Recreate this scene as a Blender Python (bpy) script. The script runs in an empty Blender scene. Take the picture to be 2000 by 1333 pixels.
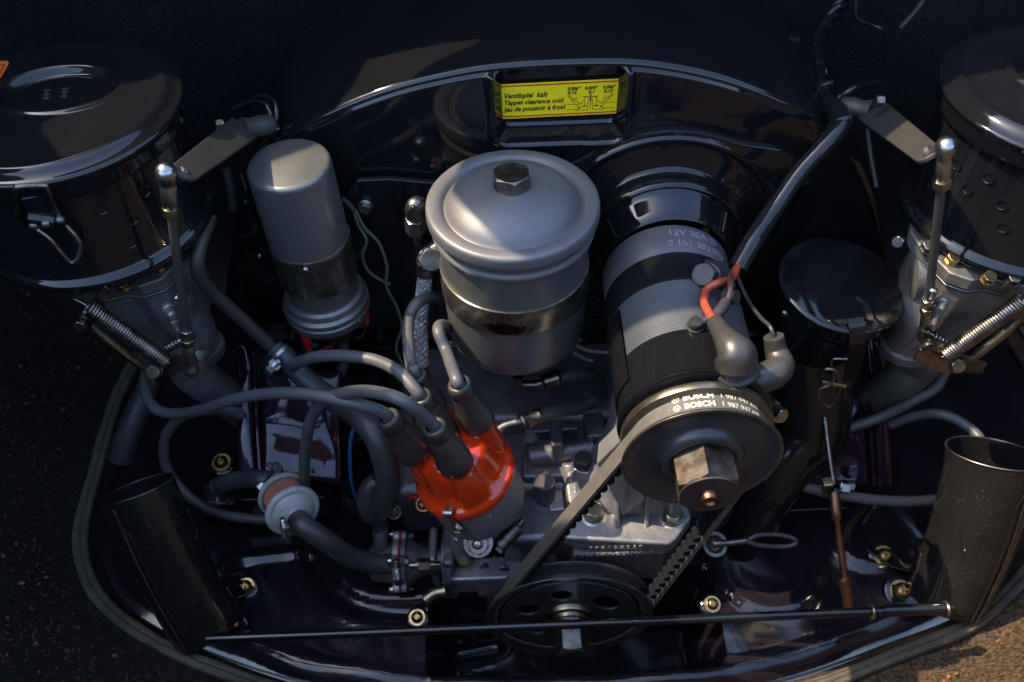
import bpy, bmesh, math, random
import numpy as np
from mathutils import Vector, Matrix, noise
random.seed(7)
S = 0.01            # everything below is written in centimetres
FOC = 1800.0        # focal length in photograph pixels (photograph 2000 x 1333)
scene = bpy.context.scene
COL = scene.collection
# ---------------------------------------------------------------- camera
PITCH, ROLL = math.radians(47.5), math.radians(2.0)
CAM = Vector((0, 0, 68))
_d = Vector((0, math.cos(PITCH), -math.sin(PITCH)))
_u0 = Vector((0, math.sin(PITCH), math.cos(PITCH)))
_x = Vector((1, 0, 0))
_u = _u0 * math.cos(ROLL) + _x * math.sin(ROLL)
_r = _x * math.cos(ROLL) - _u0 * math.sin(ROLL)
cam_data = bpy.data.cameras.new("camera")
cam = bpy.data.objects.new("camera", cam_data)
COL.objects.link(cam)
m = Matrix((_r, _u, -_d)).transposed().to_4x4()
m.translation = CAM * S
cam.matrix_world = m
cam_data.sensor_width = 36
cam_data.lens = 36 * FOC / 2000
cam_data.clip_start = 0.01
cam_data.clip_end = 100
cam_data.dof.use_dof = True
cam_data.dof.focus_distance = 0.575
cam_data.dof.aperture_fstop = 11.0
scene.camera = cam
# ---------------------------------------------------------------- daylight
TOSUN = Vector((-0.58, 0.14, 0.80)).normalized()
sun_el = math.asin(TOSUN.z)
sun_az = math.atan2(TOSUN.x, TOSUN.y)
w = bpy.data.worlds.new("World")
scene.world = w
w.use_nodes = True
nt = w.node_tree
sky = nt.nodes.new("ShaderNodeTexSky")
sky.sky_type = 'NISHITA'
sky.sun_disc = False
sky.dust_density = 1.2
sky.air_density = 1.0
sky.sun_elevation = sun_el
sky.sun_rotation = sun_az
bg = nt.nodes["Background"]
nt.links.new(sky.outputs[0], bg.inputs[0])
bg.inputs[1].default_value = 0.15
sd = bpy.data.lights.new("sun", 'SUN')
sd.energy = 2.0
sd.angle = math.radians(0.5)
sd.color = (1.0, 0.80, 0.54)
so = bpy.data.objects.new("sun", sd)
COL.objects.link(so)
so.rotation_euler = TOSUN.to_track_quat('Z', 'Y').to_euler()
so.location = (0, 0, 2)
scene.view_settings.view_transform = 'Standard'
scene.view_settings.look = 'None'
scene.view_settings.exposure = 2.4
scene.view_settings.gamma = 1


def P(px, py, y=None, z=None, x=None, d=None):
    """world point (cm) on the sight line of a photograph pixel, at a stated y, z, x or distance"""
    v = _d + _r * ((px - 1000) / FOC) + _u * ((666.5 - py) / FOC)
    if y is not None: t = (y - CAM.y) / v.y
    elif z is not None: t = (z - CAM.z) / v.z
    elif x is not None: t = (x - CAM.x) / v.x
    else: t = d
    return CAM + v * t


# ---------------------------------------------------------------- materials
def mat(name, col, rough=0.5, metal=0.0, coat=0.0, spec=0.5, bump=0.0, bscale=300.0, var=0.0, vscale=60.0,
        dust=0.0, dustcol=(0.35, 0.33, 0.3), rvar=0.0, alt=None, trans=0.0, specks=0.0, aniso=None, sss=0.0, grime=0.0):
    mt = bpy.data.materials.new(name)
    mt.use_nodes = True
    nt = mt.node_tree; N = nt.nodes; L = nt.links
    b = N["Principled BSDF"]
    b.inputs["Roughness"].default_value = rough
    b.inputs["Metallic"].default_value = metal
    b.inputs["Coat Weight"].default_value = coat
    b.inputs["Coat Roughness"].default_value = 0.06
    b.inputs["Specular IOR Level"].default_value = spec
    b.inputs["Transmission Weight"].default_value = trans
    if sss:
        b.inputs["Subsurface Weight"].default_value = sss
        b.inputs["Subsurface Radius"].default_value = (0.01, 0.005, 0.003)
    tc = N.new("ShaderNodeTexCoord")
    geo = N.new("ShaderNodeNewGeometry")
    pos = geo.outputs["Position"]
    cur = None
    rgb = N.new("ShaderNodeRGB"); rgb.outputs[0].default_value = (*col, 1)
    cur = rgb.outputs[0]

    def nz(scale, detail=4.0, ro=0.6):
        n = N.new("ShaderNodeTexNoise"); n.inputs["Scale"].default_value = scale
        n.inputs["Detail"].default_value = detail; n.inputs["Roughness"].default_value = ro
        L.new(pos, n.inputs["Vector"]); return n.outputs[0]

    def ramp(src, a, c, lo=0.0, hi=1.0):
        r = N.new("ShaderNodeMapRange"); r.inputs[1].default_value = a; r.inputs[2].default_value = c
        r.inputs[3].default_value = lo; r.inputs[4].default_value = hi; r.clamp = True
        L.new(src, r.inputs[0]); return r.outputs[0]

    def mix(f, a, c):
        mx = N.new("ShaderNodeMix"); mx.data_type = 'RGBA'
        L.new(f, mx.inputs[0]); L.new(a, mx.inputs[6])
        if isinstance(c, tuple): mx.inputs[7].default_value = (*c, 1)
        else: L.new(c, mx.inputs[7])
        return mx.outputs[2]
    if var:
        a = alt if alt else tuple(c * (1 - var) for c in col)
        cur = mix(ramp(nz(vscale), 0.35, 0.65), cur, a)
    if specks:
        vo = N.new("ShaderNodeTexVoronoi"); vo.inputs["Scale"].default_value = 520
        L.new(pos, vo.inputs["Vector"])
        f1 = ramp(vo.outputs["Distance"], 0.10, 0.16, 1.0, 0.0)
        f2 = ramp(nz(35, 3), 0.5, 0.62, 0.0, specks)
        mu = N.new("ShaderNodeMath"); mu.operation = 'MULTIPLY'
        L.new(f1, mu.inputs[0]); L.new(f2, mu.inputs[1])
        cur = mix(mu.outputs[0], cur, dustcol)
    if grime:
        vo = N.new("ShaderNodeTexVoronoi"); vo.inputs["Scale"].default_value = 190
        L.new(pos, vo.inputs["Vector"])
        f1 = ramp(vo.outputs["Distance"], 0.05, 0.12, 1.0, 0.0)
        f2 = ramp(nz(60, 2), 0.56, 0.60, 0.0, grime)
        mu = N.new("ShaderNodeMath"); mu.operation = 'MULTIPLY'; L.new(f1, mu.inputs[0]); L.new(f2, mu.inputs[1])
        cur = mix(mu.outputs[0], cur, (0.03, 0.028, 0.026))
        cur = mix(ramp(nz(14, 8, 0.75), 0.50, 0.72, 0.0, 0.45 * grime), cur, (0.085, 0.078, 0.066))
        # fine wiped scratches
        mp = N.new("ShaderNodeMapping"); mp.inputs["Scale"].default_value = (900, 900, 40); mp.inputs["Rotation"].default_value = (0.4, 0.7, 0.2)
        L.new(pos, mp.inputs["Vector"])
        ns = N.new("ShaderNodeTexNoise"); ns.inputs["Scale"].default_value = 1.0; ns.inputs["Detail"].default_value = 2; L.new(mp.outputs[0], ns.inputs["Vector"])
        cur = mix(ramp(ns.outputs[0], 0.68, 0.74, 0.0, 0.35 * grime), cur, (0.34, 0.34, 0.33))
    if dust:
        # dust lies on faces that look up
        sp = N.new("ShaderNodeSeparateXYZ"); L.new(geo.outputs["Normal"], sp.inputs[0])
        up = ramp(sp.outputs[2], -0.1, 1.0, 0.15, 1.0)
        nn = ramp(nz(22, 6, 0.7), 0.35, 0.75, 0.15, 1.0)
        mu = N.new("ShaderNodeMath"); mu.operation = 'MULTIPLY'
        L.new(up, mu.inputs[0]); L.new(nn, mu.inputs[1])
        m2 = N.new("ShaderNodeMath"); m2.operation = 'MULTIPLY'; m2.inputs[1].default_value = dust
        L.new(mu.outputs[0], m2.inputs[0])
        cur = mix(m2.outputs[0], cur, dustcol)
    L.new(cur, b.inputs["Base Color"])
    if rvar:
        L.new(ramp(nz(45, 5), 0.3, 0.7, max(0.02, rough - rvar), rough + rvar), b.inputs["Roughness"])
    if bump:
        bp = N.new("ShaderNodeBump"); bp.inputs["Strength"].default_value = 1.0
        bp.inputs["Distance"].default_value = bump * 0.001
        L.new(nz(bscale, 3), bp.inputs["Height"]); L.new(bp.outputs[0], b.inputs["Normal"])
    return mt


MT = dict(
    gloss=mat("gloss_black_paint", (0.005, 0.0055, 0.007), 0.07, bump=0.03, bscale=60, rvar=0.05, dust=0.007, specks=0.16, dustcol=(0.26, 0.22, 0.16)),
    cover=mat("black_sheet_paint", (0.006, 0.0065, 0.008), 0.16, bump=0.05, bscale=90, rvar=0.08, dust=0.012, specks=0.2),
    tin=mat("dark_plum_gloss_paint", (0.016, 0.008, 0.018), 0.08, bump=0.5, bscale=26, rvar=0.05, dust=0.01, specks=0.15),
    tray=mat("dark_gloss_tray_paint", (0.007, 0.005, 0.009), 0.12, bump=0.5, bscale=20, rvar=0.07, dust=0.012, specks=0.2),
    silver=mat("silver_grey_paint", (0.165, 0.17, 0.168), 0.36, metal=0.65, grime=0.8, bump=0.035, bscale=1600, var=0.12, vscale=30, rvar=0.06, dust=0.10, specks=0.25, dustcol=(0.5, 0.48, 0.42)),
    silver_d=mat("grey_lid_paint", (0.14, 0.14, 0.146), 0.5, metal=0.45, grime=0.8, spec=0.3, bump=0.03, bscale=1600, var=0.1, vscale=30, rvar=0.05, dust=0.06, dustcol=(0.5, 0.48, 0.42)),
    nickel=mat("nickel_band", (0.40, 0.38, 0.32), 0.27, metal=0.95, rvar=0.08, var=0.45, vscale=90, alt=(0.15, 0.135, 0.11), bump=0.02, bscale=900),
    zinc=mat("zinc_plate", (0.42, 0.42, 0.41), 0.3, metal=1.0, rvar=0.1, var=0.4, vscale=200, bump=0.05, bscale=700),
    zincd=mat("dull_zinc", (0.22, 0.22, 0.215), 0.42, metal=1.0, rvar=0.1, var=0.5, vscale=150, bump=0.08, bscale=600),
    steel=mat("worn_steel", (0.25, 0.23, 0.205), 0.36, metal=1.0, rvar=0.1, var=0.5, vscale=120, alt=(0.12, 0.09, 0.07), bump=0.08, bscale=500),
    brass=mat("yellow_zinc", (0.50, 0.34, 0.15), 0.3, metal=1.0, rvar=0.1, var=0.5, vscale=250, bump=0.05, bscale=700),
    olive=mat("olive_zinc", (0.30, 0.29, 0.20), 0.32, metal=1.0, rvar=0.1, var=0.4, vscale=250, bump=0.05, bscale=700),
    copper=mat("copper_tube", (0.30, 0.155, 0.09), 0.4, metal=1.0, rvar=0.1, var=0.5, vscale=150),
    cast=mat("cast_aluminium", (0.36, 0.36, 0.39), 0.42, metal=0.75, grime=1.0, bump=0.25, bscale=420, var=0.35, vscale=40, rvar=0.1, dust=0.12, dustcol=(0.2, 0.19, 0.18)),
    castd=mat("dark_cast_alloy", (0.165, 0.16, 0.185), 0.42, metal=0.6, grime=0.8, bump=0.35, bscale=350, var=0.4, vscale=40, rvar=0.1, dust=0.1, dustcol=(0.1, 0.095, 0.09)),
    carb=mat("carburettor_alloy", (0.20, 0.215, 0.22), 0.45, metal=0.6, bump=0.5, bscale=260, var=0.6, vscale=28, alt=(0.10, 0.09, 0.075), rvar=0.1),
    stand=mat("matt_grey_casting", (0.18, 0.185, 0.20), 0.55, metal=0.3, bump=0.3, bscale=500, var=0.25, vscale=60, dust=0.08, dustcol=(0.3, 0.29, 0.27)),
    iron=mat("dark_iron", (0.055, 0.055, 0.06), 0.45, metal=0.6, bump=0.15, bscale=500, var=0.4, vscale=80, rvar=0.1, dust=0.12, dustcol=(0.2, 0.18, 0.15)),
    endring=mat("generator_end_casting", (0.13, 0.125, 0.14), 0.5, metal=0.45, bump=0.12, bscale=600, var=0.2, vscale=50, dust=0.06),
    ribbed=mat("ribbed_grey_body", (0.062, 0.070, 0.082), 0.48, metal=0.35, bump=0.05, bscale=900, var=0.15, vscale=60, dust=0.1),
    rubber=mat("black_rubber", (0.022, 0.023, 0.026), 0.5, bump=0.12, bscale=400, var=0.3, vscale=60, rvar=0.1, dust=0.12, dustcol=(0.12, 0.115, 0.11)),
    cable=mat("grey_black_cable_rubber", (0.07, 0.074, 0.082), 0.48, bump=0.05, bscale=500, var=0.2, vscale=40, rvar=0.08, dust=0.2, dustcol=(0.17, 0.165, 0.15)),
    hose=mat("fuel_hose_rubber", (0.035, 0.037, 0.043), 0.42, bump=0.25, bscale=300, var=0.35, vscale=90, rvar=0.12, dust=0.15, dustcol=(0.14, 0.135, 0.13)),
    vinyl=mat("black_vinyl_sleeve", (0.008, 0.008, 0.010), 0.16, bump=0.4, bscale=60, rvar=0.08, dust=0.01),
    boot=mat("dark_moulded_rubber", (0.030, 0.029, 0.028), 0.38, bump=0.15, bscale=250, var=0.3, vscale=60, rvar=0.12, dust=0.14, dustcol=(0.16, 0.145, 0.12)),
    belt=mat("belt_rubber", (0.075, 0.070, 0.062), 0.6, bump=0.3, bscale=900, var=0.25, vscale=200, dust=0.2, dustcol=(0.22, 0.2, 0.16)),
    pulley=mat("dark_pulley_paint", (0.045, 0.047, 0.053), 0.28, metal=0.3, bump=0.06, bscale=300, rvar=0.1, var=0.3, vscale=40, dust=0.08, dustcol=(0.15, 0.14, 0.12)),
    rim=mat("bare_pulley_rim", (0.20, 0.18, 0.145), 0.35, metal=0.9, rvar=0.1, var=0.4, vscale=100, bump=0.05, bscale=500),
    orange=mat("orange_moulded_plastic", (0.42, 0.028, 0.003), 0.15, coat=0.5, bump=0.05, bscale=80, rvar=0.08, var=0.12, vscale=70, sss=0.04),
    white=mat("milky_plastic", (0.42, 0.44, 0.42), 0.3, trans=0.25, sss=0.2, bump=0.04, bscale=150, rvar=0.06, var=0.1),
    clear=mat("clear_plastic", (0.25, 0.25, 0.23), 0.1),
    ductp=mat("dusty_black_duct_paint", (0.008, 0.008, 0.009), 0.08, bump=0.6, bscale=18, rvar=0.05, dust=0.035, specks=0.5, dustcol=(0.30, 0.25, 0.16)),
    cog_shade=mat("shaded_cog_rubber", (0.007, 0.008, 0.011), 0.85, spec=0.1, bump=0.2, bscale=700),  # belt rubber darkened to stand in for the shade inside the belt
    paper=mat("orange_filter_paper", (0.75, 0.19, 0.02), 0.7, var=0.3, vscale=200),
    red=mat("red_vinyl", (0.50, 0.012, 0.02), 0.3, var=0.2, vscale=100),
    redwire=mat("red_brown_insulation", (0.36, 0.055, 0.025), 0.35, var=0.2, vscale=100),
    gasket=mat("red_gasket", (0.33, 0.012, 0.012), 0.5, var=0.5, vscale=300),
    blue=mat("blue_insulation", (0.012, 0.11, 0.33), 0.35),
    green=mat("green_grey_insulation", (0.11, 0.14, 0.06), 0.4, var=0.6, vscale=120, alt=(0.10, 0.11, 0.12)),
    brown=mat("brown_insulation", (0.10, 0.045, 0.03), 0.4),
    cloth=mat("braided_steel", (0.42, 0.45, 0.48), 0.4, metal=0.3, var=0.4, vscale=300),
    clothr=mat("orange_tracer_thread", (0.4, 0.10, 0.03), 0.6),
    yellow=mat("yellow_sticker_film", (0.80, 0.60, 0.004), 0.3, rvar=0.08, var=0.06, vscale=60),
    stred=mat("red_sticker_ink", (0.50, 0.02, 0.008), 0.35),
    ink=mat("black_ink", (0.012, 0.011, 0.008), 0.4),
    print_=mat("white_belt_print", (0.60, 0.57, 0.44), 0.5, var=0.35, vscale=500),
    print2=mat("silver_stamp", (0.45, 0.45, 0.50), 0.4, metal=0.4, var=0.6, vscale=500),
    seal=mat("weathered_rubber_seal", (0.036, 0.032, 0.027), 0.65, bump=0.6, bscale=140, var=0.6, vscale=60, dust=0.3, dustcol=(0.30, 0.25, 0.15)),
    osticker=mat("orange_sticker_film", (0.62, 0.10, 0.01), 0.35),
    arm=mat("painted_grey_arm", (0.046, 0.043, 0.039), 0.5, metal=0.3, bump=0.12, bscale=600, var=0.2, vscale=80),
    lidpaint=mat("dark_body_paint", (0.012, 0.01, 0.012), 0.25),
)
# carpet / undercoat material: brown, fibrous, with flecks
def carpet_mat(name, c1, c2, c3, bump=2.0):
    mt = bpy.data.materials.new(name); mt.use_nodes = True
    nt = mt.node_tree; N = nt.nodes; L = nt.links
    b = N["Principled BSDF"]; b.inputs["Roughness"].default_value = 0.9; b.inputs["Specular IOR Level"].default_value = 0.2
    geo = N.new("ShaderNodeNewGeometry")
    def nz(s, d=6, r=0.65):
        n = N.new("ShaderNodeTexNoise"); n.inputs["Scale"].default_value = s; n.inputs["Detail"].default_value = d
        n.inputs["Roughness"].default_value = r; L.new(geo.outputs["Position"], n.inputs["Vector"]); return n.outputs[0]
    r = N.new("ShaderNodeValToRGB"); L.new(nz(330), r.inputs[0])
    r.color_ramp.elements[0].position = 0.36; r.color_ramp.elements[0].color = (*c1, 1)
    r.color_ramp.elements[1].position = 0.66; r.color_ramp.elements[1].color = (*c2, 1)
    r2 = N.new("ShaderNodeMapRange"); L.new(nz(55, 4), r2.inputs[0]); r2.inputs[1].default_value = 0.6; r2.inputs[2].default_value = 0.72
    mx = N.new("ShaderNodeMix"); mx.data_type = 'RGBA'; L.new(r2.outputs[0], mx.inputs[0]); L.new(r.outputs[0], mx.inputs[6]); mx.inputs[7].default_value = (*c3, 1)
    L.new(mx.outputs[2], b.inputs["Base Color"])
    bp = N.new("ShaderNodeBump"); bp.inputs["Distance"].default_value = bump * 0.001; L.new(nz(420, 8, 0.75), bp.inputs["Height"]); L.new(bp.outputs[0], b.inputs["Normal"])
    return mt
MT['clear'].node_tree.nodes['Principled BSDF'].inputs['Alpha'].default_value = 0.16
MT['carpet'] = carpet_mat("brown_fibre_lining", (0.012, 0.009, 0.006), (0.125, 0.085, 0.048), (0.17, 0.06, 0.02), 2.6)
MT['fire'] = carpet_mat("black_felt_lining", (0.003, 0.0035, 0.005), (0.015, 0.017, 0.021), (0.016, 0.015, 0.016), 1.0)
MT['carpet_shade'] = carpet_mat('shaded_fibre_lining', (0.003, 0.003, 0.003), (0.028, 0.023, 0.019), (0.05, 0.025, 0.012), 2.4)  # brown lining again, with the left side's shade put into its colour


# ---------------------------------------------------------------- mesh collector
def frame(A):
    A = Vector(A).normalized()
    h = Vector((0, 0, 1)) if abs(A.z) < 0.9 else Vector((0, 1, 0))
    X = A.cross(h).normalized()
    return X, A.cross(X).normalized() * 1.0, A


def crom(pts, n):
    pts = [Vector(p) for p in pts]
    out = []
    Q = [pts[0] * 2 - pts[1]] + pts + [pts[-1] * 2 - pts[-2]]
    for i in range(1, len(Q) - 2):
        a, b, c, d = Q[i - 1:i + 3]
        for k in range(n):
            t = k / n
            out.append(0.5 * ((2 * b) + (c - a) * t + (2 * a - 5 * b + 4 * c - d) * t * t + (3 * b - a - 3 * c + d) * t ** 3))
    out.append(pts[-1])
    return out


class G:
    def __init__(s): s.v = []; s.f = []

    def add(s, vs, fs):
        o = len(s.v); s.v += [Vector(p) for p in vs]; s.f += [tuple(o + i for i in q) for q in fs]; return s

    def loops(s, L, close=True, cap0=False, cap1=False):
        n = len(L[0]); o = len(s.v)
        for l in L: s.v += [Vector(p) for p in l]
        for i in range(len(L) - 1):
            for j in range(n if close else n - 1):
                k = (j + 1) % n
                s.f.append((o + i * n + j, o + i * n + k, o + (i + 1) * n + k, o + (i + 1) * n + j))
        if cap0: s.f.append(tuple(o + j for j in reversed(range(n))))
        if cap1: s.f.append(tuple(o + (len(L) - 1) * n + j for j in range(n)))
        return s

    def lathe(s, prof, O, A=(0, 0, 1), seg=64, a0=0, a1=None, X=None):
        O = Vector(O); fx, fy, fz = frame(A)
        if X is not None:
            fx = Vector(X).normalized(); fy = fz.cross(fx)
        L = []
        full = a1 is None
        n = seg
        for r, h in prof:
            r = max(r, 1e-4)
            if full: L.append([O + fx * (r * math.cos(2 * math.pi * j / n)) + fy * (r * math.sin(2 * math.pi * j / n)) + fz * h for j in range(n)])
            else: L.append([O + fx * (r * math.cos(a0 + (a1 - a0) * j / (n - 1))) + fy * (r * math.sin(a0 + (a1 - a0) * j / (n - 1))) + fz * h for j in range(n)])
        return s.loops(L, close=full)

    def tube(s, pts, r, seg=14, n=8, caps=True, raw=False, squash=None):
        C = [Vector(p) for p in pts] if raw else crom(pts, n)
        m_ = len(C)
        if isinstance(r, (int, float)): R = [r] * m_
        else:
            R = [float(np.interp(i / (m_ - 1), np.linspace(0, 1, len(r)), r)) for i in range(m_)]
        T = [(C[min(i + 1, m_ - 1)] - C[max(i - 1, 0)]).normalized() for i in range(m_)]
        X = frame(T[0])[0]
        L = []
        for i in range(m_):
            X = (X - T[i] * X.dot(T[i])).normalized()
            Y = T[i].cross(X)
            L.append([C[i] + X * (R[i] * math.cos(2 * math.pi * j / seg)) + Y * (R[i] * math.sin(2 * math.pi * j / seg)) for j in range(seg)])
        return s.loops(L, cap0=caps, cap1=caps)

    def box(s, c, dx, dy, dz, X=(1, 0, 0), Y=(0, 1, 0)):
        c = Vector(c); X = Vector(X).normalized(); Y = Vector(Y).normalized(); Y = (Y - X * Y.dot(X)).normalized(); Z = X.cross(Y)
        vs = [c + X * (sx * dx / 2) + Y * (sy * dy / 2) + Z * (sz * dz / 2) for sz in (-1, 1) for sx, sy in ((-1, -1), (1, -1), (1, 1), (-1, 1))]
        return s.add(vs, [(0, 3, 2, 1), (4, 5, 6, 7), (0, 1, 5, 4), (1, 2, 6, 5), (2, 3, 7, 6), (3, 0, 4, 7)])

    def prism(s, poly, O, U, V, h):
        """polygon (u,v) pushed h along U x V"""
        O = Vector(O); U = Vector(U).normalized(); V = Vector(V).normalized(); V = (V - U * V.dot(U)).normalized(); N = U.cross(V)
        a = [O + U * p[0] + V * p[1] for p in poly]
        return s.loops([a, [p + N * h for p in a]], cap0=True, cap1=True)

    def hex(s, O, A, rc, h, rot=0.0, chamf=True):
        O = Vector(O); fx, fy, fz = frame(A); n = 36
        ri = rc * math.cos(math.pi / 6)
        def rho(t):
            q = ((t + math.pi / 6) % (math.pi / 3)) - math.pi / 6
            return ri / math.cos(q)
        c0, c1 = [], []
        rt = ri * 0.97
        for j in range(n):
            t = 2 * math.pi * j / n; R = rho(t)
            dv = fx * math.cos(t + rot) + fy * math.sin(t + rot)
            c0.append(O + dv * R)
            c1.append((O + dv * R + fz * (h - max(0, R - rt) * 0.62), O + dv * rt + fz * h))
        return s.loops([c0, [c[0] for c in c1], [c[1] for c in c1]], cap0=True, cap1=True)

    def ball(s, O, r, sc=(1, 1, 1), seg=24):
        L = []
        O = Vector(O)
        for i in range(seg // 2 + 1):
            th = math.pi * i / (seg // 2); rr = max(math.sin(th), 1e-4)
            L.append([O + Vector((rr * math.cos(2 * math.pi * j / seg) * r * sc[0], rr * math.sin(2 * math.pi * j / seg) * r * sc[1], -math.cos(th) * r * sc[2])) for j in range(seg)])
        return s.loops(L)


ROOT = {}
def obj(name, g, m, parent=None, bevel=0, sharp=35, origin=None, kind=None, label=None, cat=None, group=None, uvpair=None, solid=0):
    me = bpy.data.meshes.new(name)
    if parent is not None: O = ROOT[parent.name]
    else:
        if origin is None:
            a = np.array([tuple(v) for v in g.v]); lo = a.min(0); hi = a.max(0)
            origin = Vector(((lo[0] + hi[0]) / 2, (lo[1] + hi[1]) / 2, lo[2]))
        O = Vector(origin)
    me.from_pydata([tuple((v - O) * S) for v in g.v], [], g.f)
    bm = bmesh.new(); bm.from_mesh(me); bmesh.ops.remove_doubles(bm, verts=bm.verts, dist=1e-6)
    bmesh.ops.recalc_face_normals(bm, faces=bm.faces); bm.to_mesh(me); bm.free()
    me.materials.append(MT[m] if isinstance(m, str) else m)
    me.polygons.foreach_set("use_smooth", [True] * len(me.polygons))
    me.set_sharp_from_angle(angle=math.radians(sharp))
    o = bpy.data.objects.new(name, me); COL.objects.link(o)
    ROOT[o.name] = O
    if parent is not None: o.parent = parent
    else: o.location = O * S
    if bevel:
        b = o.modifiers.new("edge", 'BEVEL'); b.width = bevel * S; b.segments = 2; b.limit_method = 'ANGLE'; b.angle_limit = math.radians(30); b.harden_normals = True
        me.set_sharp_from_angle(angle=math.pi)
    if solid:
        b = o.modifiers.new("thickness", 'SOLIDIFY'); b.thickness = solid * S; b.offset = -1
    if kind: o['kind'] = kind
    if label: o['label'] = label
    if cat: o['category'] = cat
    if group: o['group'] = group
    return o


def thing(name, label, cat, loc, group=None):
    o = bpy.data.objects.new(name, None); COL.objects.link(o)
    o.empty_display_size = 0.02
    loc = Vector(loc); o.location = loc * S; ROOT[o.name] = loc
    o['label'] = label; o['category'] = cat
    if group: o['group'] = group
    return o


def text(s, size, O, U, V, depth, m, parent, name='lettering', align='CENTER', shear=0.0, warp=None, xs=1.0, bold=0.0, label=None):
    cu = bpy.data.curves.new("t", 'FONT'); cu.body = s; cu.size = size; cu.align_x = align; cu.shear = shear
    cu.extrude = depth; cu.offset = bold; cu.resolution_u = 3
    to = bpy.data.objects.new("t", cu); COL.objects.link(to)
    dg = bpy.context.evaluated_depsgraph_get(); me0 = to.evaluated_get(dg).to_mesh()
    vs = [Vector(v.co) for v in me0.vertices]; fs = [tuple(p.vertices) for p in me0.polygons]
    to.to_mesh_clear(); bpy.data.objects.remove(to); bpy.data.curves.remove(cu)
    g = G(); O = Vector(O); U = Vector(U).normalized(); V = Vector(V).normalized(); N = U.cross(V)
    if warp: g.add([warp(v.x * xs, v.y, v.z) for v in vs], fs)
    else: g.add([O + U * (v.x * xs) + V * v.y + N * v.z for v in vs], fs)
    return obj(name, g, m, parent, sharp=30, label=label)


def hexbolt(O, A, rc, h, m='zinc', parent=None, washer=0.0, name='bolt', rot=0.2, wm=None, **kw):
    g = G(); O = Vector(O); A = Vector(A).normalized()
    if washer: g.lathe([(0, 0), (washer, 0), (washer, 0.10), (washer * .97, 0.13), (0, 0.13)], O, A, 32)
    g.hex(O + A * (0.12 if washer else 0), A, rc, h, rot)
    return obj(name, g, m, parent, sharp=25, **kw)


def pans(O, A, r, m='brass', parent=None, name='screw', washer=1.35, cross=True, **kw):
    O = Vector(O); A = Vector(A).normalized(); g = G()
    X, Y, Z = frame(A)
    prof = []
    if washer: prof += [(0, 0), (r * washer, 0), (r * washer, .1), (r * washer * .96, .13), (r, .13)]
    else: prof += [(0, 0), (r, 0)]
    b0 = .13 if washer else 0
    prof += [(r, b0 + .12 * r / .4), (r * .9, b0 + .22 * r / .4), (r * .6, b0 + .32 * r / .4), (r * .45, b0 + .35 * r / .4), (r * .4, b0 + .2 * r / .4), (0.0, b0 + .2 * r / .4)]
    g.lathe(prof, O, A, 28)
    if cross:
        top = O + Z * (b0 + .33 * r / .4)
        for D in (X, Y): g.box(top, r * 1.15, r * .17, r * .1, D, Z)
    return obj(name, g, m, parent, sharp=30, **kw)


def clamp(parent, O, A, r, m='zinc', screwdir=None, w=1.0, name='hose_clamp'):
    """worm-drive clamp: band, screw housing, screw"""
    O = Vector(O); A = Vector(A).normalized(); X, Y, Z = frame(A)
    if screwdir is None: screwdir = X
    D = Vector(screwdir); D = (D - A * D.dot(A)).normalized(); E = A.cross(D)
    g = G().lathe([(r, -w / 2), (r + .08, -w / 2), (r + .08, w / 2), (r, w / 2)], O, A, 40)
    c = obj(name, g, m, parent, sharp=30)
    h = G(); h.box(O + D * (r + .32), w * .9, .9, .5, A, E)
    for k in range(5): h.box(O + D * (r + .6) + E * (-.34 + .17 * k), w * .6, .07, .12, A, E)
    obj('screw_housing', h, m, c, bevel=.05)
    s_ = G(); q = O + D * (r + .38)
    s_.tube([q - E * 1.15, q + E * .9], .17, 12, 1)
    s_.hex(q + E * .55, E, .38, .5)
    for k in range(6): s_.lathe([(.16, 0), (.24, .05), (.16, .1)], q - E * (1.1 - .12 * k), E, 12)
    obj('clamp_screw', s_, m, c, sharp=30)
    return c
# ================================================================ THE SETTING
def grid(nx, ny, fn, keep=None):
    g = G()
    for j in range(ny):
        for i in range(nx): g.v.append(Vector(fn(i / (nx - 1), j / (ny - 1))))
    for j in range(ny - 1):
        for i in range(nx - 1):
            a = j * nx + i
            q = (a, a + 1, a + nx + 1, a + nx)
            if keep is None or keep((g.v[q[0]] + g.v[q[2]]) / 2): g.f.append(q)
    return g


seal_px = [(335, 600), (275, 690), (225, 790), (188, 920), (160, 1030), (166, 1110), (205, 1180), (290, 1245), (420, 1305), (600, 1362), (820, 1392), (1100, 1402), (1400, 1380),
           (1590, 1340), (1760, 1275), (1870, 1232), (1935, 1190), (2010, 1110), (2070, 1010), (2095, 900), (2070, 760), (2000, 640)]
seal_w = [P(a, b, z=1.2) for a, b in seal_px]
SC = crom(seal_w, 8)
cen = sum(SC, Vector()) / len(SC)
def bowl_g():
    g = G(); prof = [(-1.2, -1.4), (-.6, -.5), (0, -.35), (.7, -.3), (1.6, 0), (3.2, 1.3), (6, 4.5), (10, 10.5), (15, 18.5), (20, 28), (24, 39), (26, 47)]
    f = crom([Vector((a, b, 0)) for a, b in prof], 6)
    n = len(SC); rows = []
    for q in f:
        l = []
        for i, p in enumerate(SC):
            t = (SC[min(i + 1, n - 1)] - SC[max(i - 1, 0)]); t.z = 0; t.normalize()
            nr = Vector((t.y, -t.x, 0))
            if nr.dot(p - Vector((3, 50, p.z))) < 0: nr = -nr
            l.append(p + nr * q.x + Vector((0, 0, q.y + 0.25 * noise.noise(p * .15 + nr * q.x * .2))))
        rows.append(l)
    return g.loops(rows, close=False)
gb = bowl_g(); nS = len(SC)
gl, gr_ = G(), G()
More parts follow.
